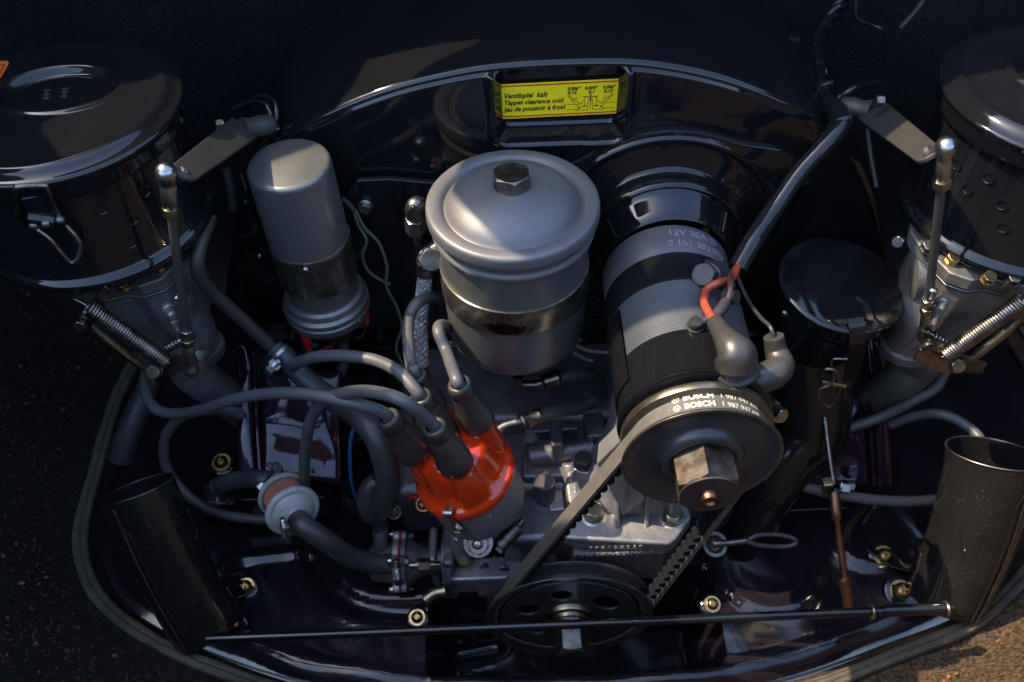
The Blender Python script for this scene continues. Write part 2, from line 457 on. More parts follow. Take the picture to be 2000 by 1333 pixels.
for dst, test in ((gl, lambda i: i < nS * .42), (gr_, lambda i: i >= nS * .42)):
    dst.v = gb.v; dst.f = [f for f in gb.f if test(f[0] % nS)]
obj('bay_side_lining', gl, 'carpet_shade', kind='structure'); obj('bay_side_lining', gr_, 'carpet', kind='structure')
# stray fibres and flecks of the lining
def flecks():
    g = G(); rnd = random.Random(3); n = len(SC)
    for _ in range(2600):
        i = rnd.randrange(4, n - 4); p = SC[i]
        t = (SC[i + 1] - SC[i - 1]); t.z = 0; t.normalize(); nr = Vector((t.y, -t.x, 0))
        if nr.dot(p - Vector((3, 50, p.z))) < 0: nr = -nr
        s = rnd.uniform(1.8, 12)
        h = float(np.interp(s, [1.6, 3.2, 6, 10, 15], [0, 1.3, 4.5, 10.5, 18.5]))
        c = p + t * rnd.uniform(-.4, .4) + nr * s + Vector((0, 0, h + .05))
        a = Vector((rnd.uniform(-1, 1), rnd.uniform(-1, 1), rnd.uniform(-.3, .8))).normalized() * rnd.uniform(.15, .5)
        g.tube([c, c + a * .5 + Vector((0, 0, .05)), c + a], .018, 3, 1, caps=False, raw=True)
    return g
MT['fibre'] = mat("pale_fibre", (0.17, 0.12, 0.065), 0.8, var=0.6, vscale=300)
def crumbs():
    g = G(); rnd = random.Random(11); n = len(SC)
    for _ in range(420):
        i = rnd.randrange(4, n - 4); p = SC[i]; t = (SC[i + 1] - SC[i - 1]); t.z = 0; t.normalize(); nr = Vector((t.y, -t.x, 0))
        if nr.dot(p - Vector((3, 50, p.z))) < 0: nr = -nr
        s = rnd.uniform(1.9, 10); h = float(np.interp(s, [1.6, 3.2, 6, 10, 15], [0, 1.3, 4.5, 10.5, 18.5]))
        c = p + nr * s + Vector((0, 0, h + .1)); r_ = rnd.choice((.06, .08, .1, .16, .24)); up = (Vector((0, 0, 1)) - nr * .8).normalized()
        X, Y, _z = frame(up + Vector((rnd.uniform(-.5, .5), rnd.uniform(-.5, .5), 0)))
        q = [c + X * r_ * math.cos(a) * rnd.uniform(.6, 1.2) + Y * r_ * math.sin(a) * rnd.uniform(.5, 1) for a in (0, 1.1, 2.3, 3.4, 4.6, 5.5)]
        g.loops([q, [v + up * .06 for v in q]], cap0=True, cap1=True)
    return g
MT['crumb'] = mat("rusty_crumbs", (0.20, 0.075, 0.022), 0.8, var=0.9, vscale=25, alt=(0.05, 0.035, 0.02))
obj('lining_debris', crumbs(), 'crumb', kind='stuff', label='small rusty brown crumbs and leaf bits lying on the bay lining', cat='debris')
obj('lining_fibres', flecks(), 'fibre', kind='stuff', label='loose pale fibres and flecks on the brown bay lining', cat='fibres')

# firewall, behind everything, curving in at the sides
def fire(u, v):
    x = -75 + 150 * u; z = -25 + 105 * v
    y = 80 - 12 * abs((x - 3) / 75) ** 3 + .5 * math.sin(x * .5) * math.sin(z * .22) + (1.5 / (1 + math.exp(-(z - 38) * 1.2)))
    return (x, y, z)
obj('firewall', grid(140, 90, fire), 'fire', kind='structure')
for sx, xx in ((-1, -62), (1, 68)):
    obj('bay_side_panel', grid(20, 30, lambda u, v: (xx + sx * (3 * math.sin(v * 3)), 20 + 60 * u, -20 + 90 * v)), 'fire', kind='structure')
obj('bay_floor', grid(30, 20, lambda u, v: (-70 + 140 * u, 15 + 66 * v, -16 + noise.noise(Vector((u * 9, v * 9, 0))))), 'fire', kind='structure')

# ---- glossy engine tin (floor)
def seg_d(p, a, b):
    ab = b - a; t = max(0, min(1, (p - a).dot(ab) / ab.dot(ab))); return (p - a - ab * t).length
def polyline(px): return [P(a, b, z=0).xy for a, b in px]
groove1 = [v.to_2d() for v in crom([P(a, b, z=0) for a, b in [(615, 960), (600, 1040), (625, 1120), (690, 1180), (790, 1195), (880, 1185), (960, 1165)]], 5)]
ridge2 = [v.to_2d() for v in crom([P(a, b, z=0) for a, b in [(450, 1100), (500, 1090), (560, 1080), (600, 1075)]], 3)]
ridge3 = [v.to_2d() for v in crom([P(a, b, z=0) for a, b in [(1690, 980), (1640, 1040), (1660, 1090), (1740, 1105), (1770, 1080)]], 4)]
ridge4 = [v.to_2d() for v in crom([P(a, b, z=0) for a, b in [(1320, 1150), (1370, 1160), (1390, 1180)]], 3)]
disc_c = P(1500, 1110, z=0).to_2d(); disc_r = 4.4
wellL = P(845, 1250, z=0); wellR = P(1400, 1245, z=0); wellF = P(1100, 1308, z=0)
yb = P(1100, 1155, z=0).y
edge = [p.to_2d() for p in SC]
EA = np.array([tuple(e) for e in edge])
def sstep(a, b, x): t = max(0, min(1, (x - a) / (b - a))); return t * t * (3 - 2 * t)
def tray_z(x, y):
    p = Vector((x, y)); z = 0.0
    d = min(seg_d(p, a, b) for a, b in zip(groove1[:-1], groove1[1:])) if (abs(x + 8) < 14 and y < 52) else 9
    z += -.7 * math.exp(-(d / .75) ** 4) + .12 * math.exp(-((d - 1.3) / .4) ** 2)
    d = min(seg_d(p, a, b) for a, b in zip(ridge2[:-1], ridge2[1:])) if x < -8 else 9
    z += .35 * math.exp(-(d / .4) ** 2)
    if x > 18:
        d = min(seg_d(p, a, b) for a, b in zip(ridge3[:-1], ridge3[1:])); z += .5 * math.exp(-(d / .5) ** 2)
    d = (p - disc_c).length
    z += .5 * (1 - sstep(disc_r - .5, disc_r + .3, d)) - .25 * (1 - sstep(disc_r - 1.6, disc_r - .8, d))
    # general panel shape
    z += .25 * math.sin(x * .21 + 1) * math.cos(y * .3) + .1 * math.sin(x * .9 + y * .4)
    # well around the crank pulley
    fx = sstep(wellL.x - .5, wellL.x + .9, x) * (1 - sstep(wellR.x - .9, wellR.x + .5, x))
    fr = wellF.y + .12 * abs(x - 3) ** 1.0 * (1 if abs(x - 3) > 7 else 0)
    fy = sstep(wellF.y - .4, wellF.y + .9, y) * (1 - sstep(yb + .5, yb + 1.8, y))
    z -= 9 * fx * fy
    z += .3 * math.exp(-((y - wellF.y + 1.0) / .8) ** 2) * fx
    # front roll-down and edges
    e = float(np.min(np.hypot(EA[:, 0] - x, EA[:, 1] - y)))
    z += -1.6 * (1 - sstep(.3, 2.4, e)) + .25 * math.exp(-((e - 3) / .5) ** 2)
    return z
def inside(p):
    x, y = p.x, p.y; c = False; j = len(EA) - 1
    for i in range(len(EA)):
        if (EA[i, 1] > y) != (EA[j, 1] > y) and x < (EA[j, 0] - EA[i, 0]) * (y - EA[i, 1]) / (EA[j, 1] - EA[i, 1]) + EA[i, 0]: c = not c
        j = i
    return c or y > EA[:, 1].max() - 1
tg = grid(230, 130, lambda u, v: (lambda x, y: (x, y, tray_z(x, y)))(-42 + 92 * u, 24 + 46 * v), keep=lambda p: inside(p))
obj('engine_tray', tg, 'tray', kind='structure', sharp=60)

# rubber seal round the bay
rs = thing('rubber_seal', 'long weathered grey rubber seal curving round the edge of the engine bay', 'seal', SC[60])
g = G(); n = len(SC); rows = []
sec = [(-.5, -.2), (-.55, .1), (-.42, .36), (-.28, .40), (-.2, .28), (-.08, .3), (.0, .5), (.12, .56), (.2, .44), (.3, .46), (.38, .6), (.5, .58), (.6, .4), (.66, .1), (.62, -.3)]
for i, p in enumerate(SC):
    t = (SC[min(i + 1, n - 1)] - SC[max(i - 1, 0)]); t.z = 0; t.normalize(); nr = Vector((t.y, -t.x, 0))
    if nr.dot(p - Vector((3, 50, p.z))) < 0: nr = -nr
    k = 1 + .12 * noise.noise(p * .4)
    rows.append([p + nr * (a * 1.02 * k) + Vector((0, 0, b * k - .2)) for a, b in sec])
g.loops(rows, close=False); obj('seal_strip', g, 'seal', rs, sharp=70)
g = G()
for i in range(n - 1):
    pass
g.tube([p + Vector((0, 0, .28)) + (Vector((3, 50, p.z)) - p).normalized() * .95 for p in SC[::4]], .09, 8, 4)
obj('trim_bead', g, 'cover', rs)

# ================================================================ FAN SHROUD
SY = 54.0
apex = P(1090, 120, y=SY); lt = P(565, 268, y=SY); rt = P(1612, 235, y=SY); lm = P(478, 380, y=SY); rm = P(1690, 340, y=SY + 1)
lb = P(443, 600, y=SY); rb = P(1735, 470, y=SY + 1)
cr = [P(960, 131, y=SY), P(1222, 119, y=SY)]
SZB = 8.0
outl = [Vector((lb.x, SY, SZB)), Vector((lb.x - .1, SY, lb.z)), P(455, 480, y=SY), lm, P(520, 308, y=SY), lt + Vector((-.2, 0, .1)), P(650, 215, y=SY), P(760, 172, y=SY), P(860, 146, y=SY),
        P(960, 129, y=SY), P(1090, 120, y=SY), P(1225, 119, y=SY), P(1330, 132, y=SY), P(1430, 157, y=SY), P(1520, 192, y=SY), P(1600, 232, y=SY), P(1665, 295, y=SY), P(1705, 370, y=SY), P(1730, 460, y=SY),
        Vector((rb.x + .3, SY, rb.z - 3)), Vector((rb.x + .3, SY, SZB))]
OC = crom(outl, 10)
O2 = np.array([(p.x, p.z) for p in OC])
base = np.array([(O2[-1, 0] + (O2[0, 0] - O2[-1, 0]) * k / 60, SZB) for k in range(1, 60)])
O2 = np.vstack([O2, base])
# resample evenly
seg = np.r_[0, np.cumsum(np.hypot(*np.diff(np.vstack([O2, O2[:1]]), axis=0).T))]
NA = 900
tt = np.linspace(0, seg[-1], NA, endpoint=False)
O2c = np.vstack([O2, O2[:1]])
O2 = np.stack([np.interp(tt, seg, O2c[:, 0]), np.interp(tt, seg, O2c[:, 1])], 1)
for _ in range(6): O2 = (np.roll(O2, 1, 0) + O2 * 2 + np.roll(O2, -1, 0)) / 4
SCN = np.array([3.2, 24.0])
gx, gz = P(1305, 549, y=48.0).x, 22.0       # generator / fan axis
pk = [P(961, 134, y=SY), P(1226, 119, y=SY), P(1218, 266, y=SY), P(972, 272, y=SY)]
pcx = sum(p.x for p in pk) / 4; pcz = sum(p.z for p in pk) / 4; phx = (pk[1].x - pk[0].x + pk[2].x - pk[3].x) / 4; phz = (pk[0].z + pk[1].z - pk[2].z - pk[3].z) / 4
def ss(a, b, x): t = np.clip((x - a) / (b - a), 0, 1); return t * t * (3 - 2 * t)
def face_y(x, z):
    y = np.full_like(x, SY)
    # very slight crown so that reflections move over it
    y += .0006 * (x - 3) ** 2 + .0009 * (z - 24) ** 2 - .3
    # pocket with a raised lip
    q = np.maximum(np.abs(x - pcx) - (phx - 1.0), 0); p_ = np.maximum(np.abs(z - pcz) - (phz - 1.0), 0)
    d = np.hypot(q, p_) - 1.0
    y += 1.25 * (1 - ss(-.75, .1, d))
    y -= .45 * np.exp(-((d - .22) / .26) ** 2)
    # fan-cover step
    r = np.hypot(x - gx, z - gz)
    y -= .1 * (1 - ss(9.3, 10.0, r))
    # lower-left recess edge
    y += .6 * (1 - ss(-.3, .3, z - (11.5 + .05 * (x + 20))))
    # long left flute
    y += .35 * np.exp(-((np.hypot(x + 26, z - 12) - 9) / .7) ** 2)
    return y
g = G(); rings = []
prof = [(-.55, 13), (-.55, 11), (-.42, 6), (-.22, 2.2), (-.08, .75), (-.02, .38), (.05, .22), (.14, .11), (.26, .04), (.42, .0)]   # inset, y offset
nrmv = np.roll(O2, -1, 0) - np.roll(O2, 1, 0); nrmv /= np.hypot(*nrmv.T)[:, None]; nin = np.stack([nrmv[:, 1], -nrmv[:, 0]], 1)
if np.sum((SCN - O2) * nin) < 0: nin = -nin
for ins, dy in prof:
    q = O2 + nin * ins
    yy = SY + dy + 0 * q[:, 0]
    rings.append(np.stack([q[:, 0], yy, q[:, 1]], 1))
last = O2 + nin * .42
NR = 150
for k in range(0, NR + 1):
    t = k / NR
    q = last + (SCN - last) * (t * .995)
    y = face_y(q[:, 0], q[:, 1])
    blend = min(1, k / 3)
    rings.append(np.stack([q[:, 0], y * blend + (SY + .02) * (1 - blend), q[:, 1]], 1))
rings[-1][:] = rings[-1].mean(0)
g.loops([[Vector(v) for v in r] for r in rings], cap1=True)
shroud = thing('fan_shroud', 'big gloss black arched fan shroud with a yellow sticker standing behind the silver cans', 'fan shroud', (3, 54, 8))
obj('shroud_shell', g, 'gloss', shroud, sharp=60)

# sticker in the pocket
sk = [P(972, 166, y=SY + .75), P(1215, 154, y=SY + .75), P(1216, 219, y=SY + .75), P(974, 233, y=SY + .75)]
SU = (sk[1] - sk[0]).normalized(); SV = (sk[0] - sk[3]).normalized(); SV = (SV - SU * SV.dot(SU)).normalized()
so_ = (sk[0] + sk[1] + sk[2] + sk[3]) / 4; sw = (sk[1] - sk[0]).length; sh_ = (sk[0] - sk[3]).length
SN = SU.cross(SV)
def rrect(w_, h_, r, n=6, cx=0, cy=0):
    o = []
    for qx, qy, a in ((w_ / 2 - r, h_ / 2 - r, 0), (-w_ / 2 + r, h_ / 2 - r, 90), (-w_ / 2 + r, -h_ / 2 + r, 180), (w_ / 2 - r, -h_ / 2 + r, 270)):
        for k in range(n + 1):
            t = math.radians(a + 90 * k / n); o.append((cx + qx + r * math.cos(t), cy + qy + r * math.sin(t)))
    return o
stk = obj('sticker', G().prism(rrect(sw, sh_, .3), so_, SU, SV, .04), 'yellow', shroud, sharp=40, label='yellow valve clearance sticker with red border')
ROOT[stk.name] = ROOT[shroud.name]
def ring2d(a, b, O, U, V, h):
    n = len(a); U = Vector(U); V = Vector(V); N = U.cross(V)
    f = lambda L, e: [O + U * p[0] + V * p[1] + N * e for p in L]
    return G().loops([f(a, 0), f(a, h), f(b, h), f(b, 0)])
top = so_ + SN * .04
obj('red_border', ring2d(rrect(sw - .22, sh_ - .22, .22), rrect(sw - .42, sh_ - .42, .14), top, SU, SV, .012), 'stred', stk)
def ink(s, size, u, v, shear=.25, xs=1.0, align='LEFT'):
    text(s, size, top + SU * u + SV * v + SN * .008, SU, SV, .004, 'ink', stk, shear=shear, align=align, xs=xs, bold=.016)
k = sw / 8.9
ink('Ventilspiel  kalt', .58 * k, -sw / 2 + .32, .28 * k, xs=.88)
ink('Tappet clearance cold', .55 * k, -sw / 2 + .32, -.27 * k, xs=.88)
ink('Jeu de poussoir \u00e0 froid', .55 * k, -sw / 2 + .32, -.83 * k, xs=.88)
for i, (a_, b_, uu, w2) in enumerate((('0.006"', '0,15', .95, 0), ('0.004"', '0,1', 2.2, 0), ('0.006"', '0,15', 3.4, .1))):
    ink(a_, .36 * k, uu * k + w2, .70 * k, xs=.95, align='CENTER'); ink(b_, .36 * k, (uu - (.12 if i == 0 else -.05)) * k, .38 * k, xs=1.05, align='CENTER')
def line(g, pts, wd=.035):
    for (a, b), (c, d_) in zip(pts[:-1], pts[1:]):
        A_ = top + SU * (a * k) + SV * (b * k) + SN * .006; B_ = top + SU * (c * k) + SV * (d_ * k) + SN * .006
        g.box((A_ + B_) / 2, (B_ - A_).length + wd * .6, wd, .008, B_ - A_, SN.cross(B_ - A_))
g = G()
ox = 2.2
for sgn in (-1, 1):
    f = lambda a, b: (ox + sgn * a, b)
    line(g, [f(.12, -.05), f(.18, -.62), f(.18, -1.0), f(1.1, -1.0), f(1.1, -.92), f(1.7, -.92)])
    line(g, [f(.5, -.2), f(.62, -.42), f(.9, -.5), f(1.2, -.5), f(1.5, -.45), f(1.7, -.45)])
    line(g, [f(.42, .12), f(.42, -.62)]); line(g, [f(.3, -.68), f(.54, -.68)], .09)
    line(g, [f(1.62, .2), f(.85, -.78)]); line(g, [f(.72, -.7), f(.95, -.92)], .08)
    line(g, [f(.95, .0), f(1.3, -.22)]); line(g, [f(1.0, .1), f(1.35, -.1)])
    line(g, [f(1.6, .28), f(1.3, -.02)], .05); line(g, [f(.8, -.42), f(1.1, -.2)], .05)
line(g, [(ox - .55, .12), (ox + .55, .12)], .04); line(g, [(ox - .45, .05), (ox + .45, .05)], .03)
line(g, [(ox, .3), (ox, .16)], .08); line(g, [(ox, .0), (ox, -.8)], .04); line(g, [(ox, -.02), (ox, -.22)], .1)
obj('diagram_lines', g, 'ink', stk)

# fan inlet cover: bolted plate with an ear, and bright funnel with radial ribs
def cover_loop(r, y, ear=0.0, n=160):
    L = []
    for j in range(n):
        t = 2 * math.pi * j / n
        e = ear * math.exp(-(((t - math.radians(31) + math.pi) % (2 * math.pi) - math.pi) / .30) ** 2)
        e += .6 * ear * math.exp(-(((t - math.radians(152) + math.pi) % (2 * math.pi) - math.pi) / .22) ** 2)
        e += .8 * ear * math.exp(-(((t + math.radians(35) + math.pi) % (2 * math.pi) - math.pi) / .3) ** 2)
        R = r + e; L.append(Vector((gx + R * math.cos(t), y, gz + R * math.sin(t))))
    return L
cy = SY - .75
g = G().loops([cover_loop(8.75, cy + .6, 2.3), cover_loop(8.75, cy + .1, 2.3), cover_loop(8.68, cy - .05, 2.25), cover_loop(8.4, cy - .1, 2.1), cover_loop(8.3, cy - .28, .9), cover_loop(8.15, cy - .36, .4), cover_loop(7.98, cy - .3, .15), cover_loop(7.86, cy - .16, .05), cover_loop(7.7, cy - .16), cover_loop(7.3, cy - .3), cover_loop(6.8, cy - .52),
               cover_loop(6.25, cy - .72), cover_loop(6.05, cy - .85), cover_loop(5.97, cy - 1.1), cover_loop(5.9, cy - 1.9), cover_loop(5.82, cy - 2.2), cover_loop(5.68, cy - 2.3), cover_loop(5.5, cy - 2.25),
               cover_loop(5.4, cy - 2.1), cover_loop(5.3, cy - 2.15), cover_loop(5.1, cy - 2.6), cover_loop(4.75, cy - 3.5), cover_loop(4.5, cy - 4.1), cover_loop(4.35, cy - 4.2), cover_loop(4.1, cy - 3.9), cover_loop(3.5, cy - 2)], cap1=True)
fc = obj('fan_inlet_cover', g, 'gloss', shroud, sharp=50)
ROOT[fc.name] = ROOT[shroud.name]
for a in (38, 90 + 55):
    t = math.radians(a); D = Vector((math.cos(t), 0, math.sin(t)))
    c0 = Vector((gx, cy - 2.4, gz)) + D * 5.25; c1 = Vector((gx, cy - 4.0, gz)) + D * 4.6
    obj('funnel_rib', G().tube([c0, (c0 + c1) / 2, c1], .13, 8, 2), 'gloss', fc)
bp = P(1557, 352, y=cy - .1)
hexbolt(bp + Vector((0, 0.05, 0)), (0, -1, 0), .42, .35, 'olive', fc, washer=.5)
# left plate below the shroud face
pl = [P(a, b, y=SY - .9) for a, b in ((668, 388), (697, 352), (760, 349), (850, 357), (850, 640), (700, 640), (620, 560), (600, 420))]
g = G().prism([(p.x, p.z) for p in reversed(pl)], (0, SY - .9, 0), (1, 0, 0), (0, 0, 1), -.35)
g2 = G(); P0 = Vector((0, SY - .9, 0))
g2.loops([[Vector((p.x, SY - 1.0, p.z)) for p in pl], [Vector((p.x, SY - .55, p.z)) for p in pl]], cap0=True, cap1=True)
sp_ = obj('side_plate', g2, 'cover', shroud, bevel=.08)
ROOT[sp_.name] = ROOT[shroud.name]
for a, b in (((762, 352), (775, 420)), ((785, 352), (797, 445))):
    A_ = P(*a, y=SY - 1.05); B_ = P(*b, y=SY - 1.05); obj('stiffening_bead', G().tube([A_, B_], .07, 8, 1), 'cover', sp_)
hexbolt(P(714, 402, y=SY - 1.05), (0, -1, 0), .46, .4, 'zinc', sp_, washer=.55)
pans(P(507, 500, y=SY - .2), (0, -1, 0.1), .26, 'zinc', shroud, washer=0, cross=False)
pans(P(480, 395, y=SY - .2), (0, -1, 0.1), .2, 'zincd', shroud, washer=0, cross=False)
Z3 = Vector((0, 0, 1)); DN = Vector((0, 0, -1)); FR = Vector((0, -1, 0))
# ================================================================ OIL FILTER
c = P(1002, 392, z=30.2); c.y = 47.3
c = P(1001, 392, y=47.6)
ft = c.z
oil = thing('oil_filter', 'wide silver oil filter canister with domed lid and hex bolt in the middle', 'oil filter', (c.x, c.y, 17.5))
bz = P(1010, 735, y=c.y - 4.6).z
g = G().lathe([(0, bz - ft + .1), (3.0, bz - ft), (4.3, bz - ft + .05), (4.75, bz - ft + .25), (4.98, bz - ft + .7), (5.05, bz - ft + 1.3), (5.12, -2.2), (5.12, -1.6)], (c.x, c.y, ft), Z3, 96)
obj('canister', g, 'silver', oil)
g = G().lathe([(5.1, -2.3), (5.32, -2.27), (5.46, -2.16), (5.5, -2.02), (5.46, -1.88), (5.34, -1.78), (5.3, -1.66), (5.34, -1.4), (5.5, -1.2), (5.66, -1.05), (5.74, -.9), (5.76, -.72), (5.75, -.3), (5.72, -.14), (5.62, -.03), (5.48, .02), (5.15, .03), (4.9, .0), (4.74, -.1), (4.64, -.26), (4.55, -.33), (4.46, -.28), (4.36, -.08),
               (4.0, .32), (3.4, .72), (2.6, 1.05), (1.7, 1.27), (1.2, 1.32), (0, 1.34)], (c.x, c.y, ft), Z3, 128)
obj('lid', g, 'silver_d', oil, sharp=60)
b0 = Vector((c.x, c.y, ft + 1.3))
g = G().lathe([(0, 0), (1.2, 0), (1.2, .08), (0, .08)], b0, Z3, 40)
g.hex(b0 + Z3 * .06, Z3, 1.27, .92, .12)
obj('bolt', g, 'steel', oil, sharp=25)
# clamp band: bright strip with dark worn patch
zb1 = P(1010, 656, y=c.y - 5.2).z; zb0 = P(1010, 612, y=c.y - 5.2).z
g = G().lathe([(5.1, zb1), (5.22, zb1 + .03), (5.24, zb1 + .15), (5.24, zb0 - .15), (5.22, zb0 - .03), (5.1, zb0)], (c.x, c.y, 0), Z3, 96)
def band_mat():
    mt = MT['nickel'].copy(); mt.name = "worn_nickel_band"
    N = mt.node_tree.nodes; L = mt.node_tree.links; b = N["Principled BSDF"]
    geo = N.new("ShaderNodeNewGeometry"); sub = N.new("ShaderNodeVectorMath"); sub.operation = 'DISTANCE'
    q = P(985, 640, y=c.y - 5.2) * S
    mp = N.new("ShaderNodeVectorMath"); mp.operation = 'MULTIPLY'; mp.inputs[1].default_value = (0.45, 0.3, 1.3)
    q2 = Vector((q.x * .45, q.y * .3, q.z * 1.3 - .003))
    L.new(geo.outputs["Position"], mp.inputs[0]); L.new(mp.outputs[0], sub.inputs[0]); sub.inputs[1].default_value = q2
    nz = N.new("ShaderNodeTexNoise"); nz.inputs["Scale"].default_value = 260; L.new(geo.outputs["Position"], nz.inputs["Vector"])
    ad = N.new("ShaderNodeMath"); ad.operation = 'MULTIPLY_ADD'; L.new(nz.outputs[0], ad.inputs[0]); ad.inputs[1].default_value = .012; L.new(sub.outputs["Value"], ad.inputs[2])
    mr = N.new("ShaderNodeMapRange"); L.new(ad.outputs[0], mr.inputs[0]); mr.inputs[1].default_value = .0115; mr.inputs[2].default_value = .0135
    old = b.inputs["Base Color"].links[0].from_socket
    mx = N.new("ShaderNodeMix"); mx.data_type = 'RGBA'; L.new(mr.outputs[0], mx.inputs[0]); mx.inputs[6].default_value = (.03, .028, .025, 1); L.new(old, mx.inputs[7])
    L.new(mx.outputs[2], b.inputs["Base Color"])
    return mt
obj('clamp_band', g, band_mat(), oil, sharp=50)
g = G().box((c.x - 4.9, c.y + 2.2, (zb0 + zb1) / 2), .5, 2.6, 2.1); g.box((c.x + 3.5, c.y + 4.6, (zb0 + zb1) / 2), 3, 1.0, 2.0)
obj('bracket', g, 'cover', oil, bevel=.08)
g = G().lathe([(5.09, bz - ft + 2.2), (5.14, bz - ft + 2.2), (5.14, bz - ft - .0), (4.6, bz - ft - .3), (4.5, bz - ft - .2)], (c.x - .25, c.y + .15, ft), Z3, 48, a0=1.9, a1=4.2)

# ================================================================ IGNITION COIL
c = P(563, 318, y=50.2); cz = c.z
cb = P(637, 585, y=50.4)
ax = (c - cb).normalized(); LEN = (c - cb).length
coil = thing('ignition_coil', 'narrow silver ignition coil with flat top and metal clamp band, left of the oil filter', 'ignition coil', cb)
g = G().lathe([(0, 0), (2.5, 0), (2.68, -.06), (2.79, -.22), (2.82, -.45), (2.84, -LEN * .52), (2.84, -LEN * .56), (2.6, -LEN * .56), (2.6, -LEN * .95)], c, ax, 80)
obj('can', g, 'silver', coil, sharp=50)
g = G().lathe([(2.6, -LEN * .90), (2.68, -LEN * .915), (2.95, -LEN * .925), (3.05, -LEN * .94), (3.08, -LEN * .955), (3.02, -LEN * .962), (3.12, -LEN * .97), (3.25, -LEN * .98), (3.27, -LEN * 1.0), (3.2, -LEN * 1.008), (3.2, -LEN * 1.016), (3.3, -LEN * 1.025), (3.3, -LEN * 1.06), (3.2, -LEN * 1.08), (2.9, -LEN * 1.085), (1.5, -LEN * 1.085), (0, -LEN * 1.085)], c, ax, 80)
obj('base_flange', g, 'silver', coil, sharp=28)
g = G().lathe([(2.8, -LEN * .50), (2.92, -LEN * .502), (2.96, -LEN * .512), (2.90, -LEN * .53), (2.90, -LEN * .775), (2.8, -LEN * .78)], c, ax, 80)
band = obj('clamp_band', g, 'nickel', coil, sharp=50)
ROOT[band.name] = cb
pans(P(597, 527, y=50.3 - 2.95), (0, -1, -.05), .24, 'zinc', band, washer=0)
g = G().box(c - ax * LEN * .62 + Vector((-2.6, 1.8, 0)), 1.4, 2.8, 2.6, (1, .6, 0), (-.6, 1, 0))
obj('mounting_bracket', g, 'cover', coil, bevel=.1)
for q in ((-3.3, .4), (3.0, 1.2)):
    pass
bt = cb - ax * LEN * .085
tw = obj('tower', G().lathe([(1.5, 0), (1.5, -.6), (1.38, -.9), (1.32, -2.6), (1.1, -3.0), (0, -3.1)], bt + Vector((.25, 0, 0)), ax, 40), 'boot', coil)
# terminals under the flange
def red_term(px, py, top_px, lean, parent, y=49.2):
    a = P(*top_px, y=y); b = P(px, py, y=y)
    g = G(); D = (b - a).normalized(); L_ = (b - a).length
    X = Vector((1, 0, 0)); X = (X - D * X.dot(D)).normalized()
    g.tube([a, a + D * L_ * .5, a + D * L_ * .55, a + D * L_ * .9, b], [.36, .38, .36, .26, .18], 16, 3)
    return obj('red_terminal_cover', g, 'red', parent, sharp=60)
t1 = red_term(604, 690, (592, 632), 0, coil, y=48.2)
t2 = red_term(716, 634, (708, 600), 0, coil, y=49.6)
g = G().tube([P(604, 688, y=48.2), P(618, 690, y=48.4), P(632, 682, y=48.9), P(650, 676, y=49.6)], .1, 8, 6)
obj('wire', g, 'red', coil, label='short red wire')
g = G(); q = P(697, 628, y=49.1); g.box(q + Vector((0, 0, .25)), .95, .08, .9); g.box(q + Vector((0, -.35, .72)), .95, .75, .08)
g.box(q + Vector((-.33, 0, -.4)), .22, .08, .5); g.box(q + Vector((.33, 0, -.4)), .22, .08, .5); g.box(q + Vector((0, 0, -.68)), .85, .08, .2)
obj('spade_terminal', g, 'brass', coil, bevel=.02)
g = G().tube([P(714, 636, y=49.6), P(712, 650, y=49.5), P(700, 660, y=49.3), P(686, 660, y=49.6)], .07, 8, 6)
obj('wire', g, 'rubber', coil)

# ================================================================ GENERATOR
GY0, GY1 = 48.2, 34.6
gc = P(1370, 893, y=31.9); GX = gc.x; GZ = gc.z
gen = thing('generator', 'dark grey cylindrical generator with ribbed middle, a big hex nut and pulley in front', 'generator', (GX, 41, GZ - 4.6))
O = lambda y: Vector((GX, y, GZ))
A_ = Vector((0, 1, 0))
R0 = 4.5
g = G().lathe([(2.8, 48.4), (3.9, 48.35), (4.35, 48.1), (R0, 47.7), (R0, 45.3), (R0 - .08, 45.15), (R0 - .08, 45.0)], O(0), A_, 110)
endc = obj('end_casting', g, 'endring', gen, sharp=40)
g = G().lathe([(R0 - .1, 45.2), (R0 + .04, 45.15), (R0 + .06, 45.0), (R0 + .06, 42.7), (R0 - .1, 42.6)], O(0), A_, 110)
obj('brush_cover_band', g, 'cover', gen, sharp=40)
pr = [(R0 - .12, 42.7)]; y = 42.55; k = 0
while y > 38.1:
    pr += [(R0 + .03, y), (R0 + .03, y - .10), (R0 - .0, y - .13), (R0 - .0, y - .18)]; y -= .21
pr.append((R0 - .12, 38.0))
obj('ribbed_body', G().lathe(pr, O(0), A_, 120), 'ribbed', gen, sharp=30)
g = G().lathe([(R0 - .1, 38.3), (R0 + .04, 38.2), (R0 + .06, 38.0), (R0 + .1, 35.0), (R0 - .05, 34.9), (R0 + .25, 34.8), (R0 + .3, 34.6), (R0 + .05, 34.4), (1, 34.4)], O(0), A_, 120)
obj('drive_end_plate', g, 'gloss', gen, sharp=40)
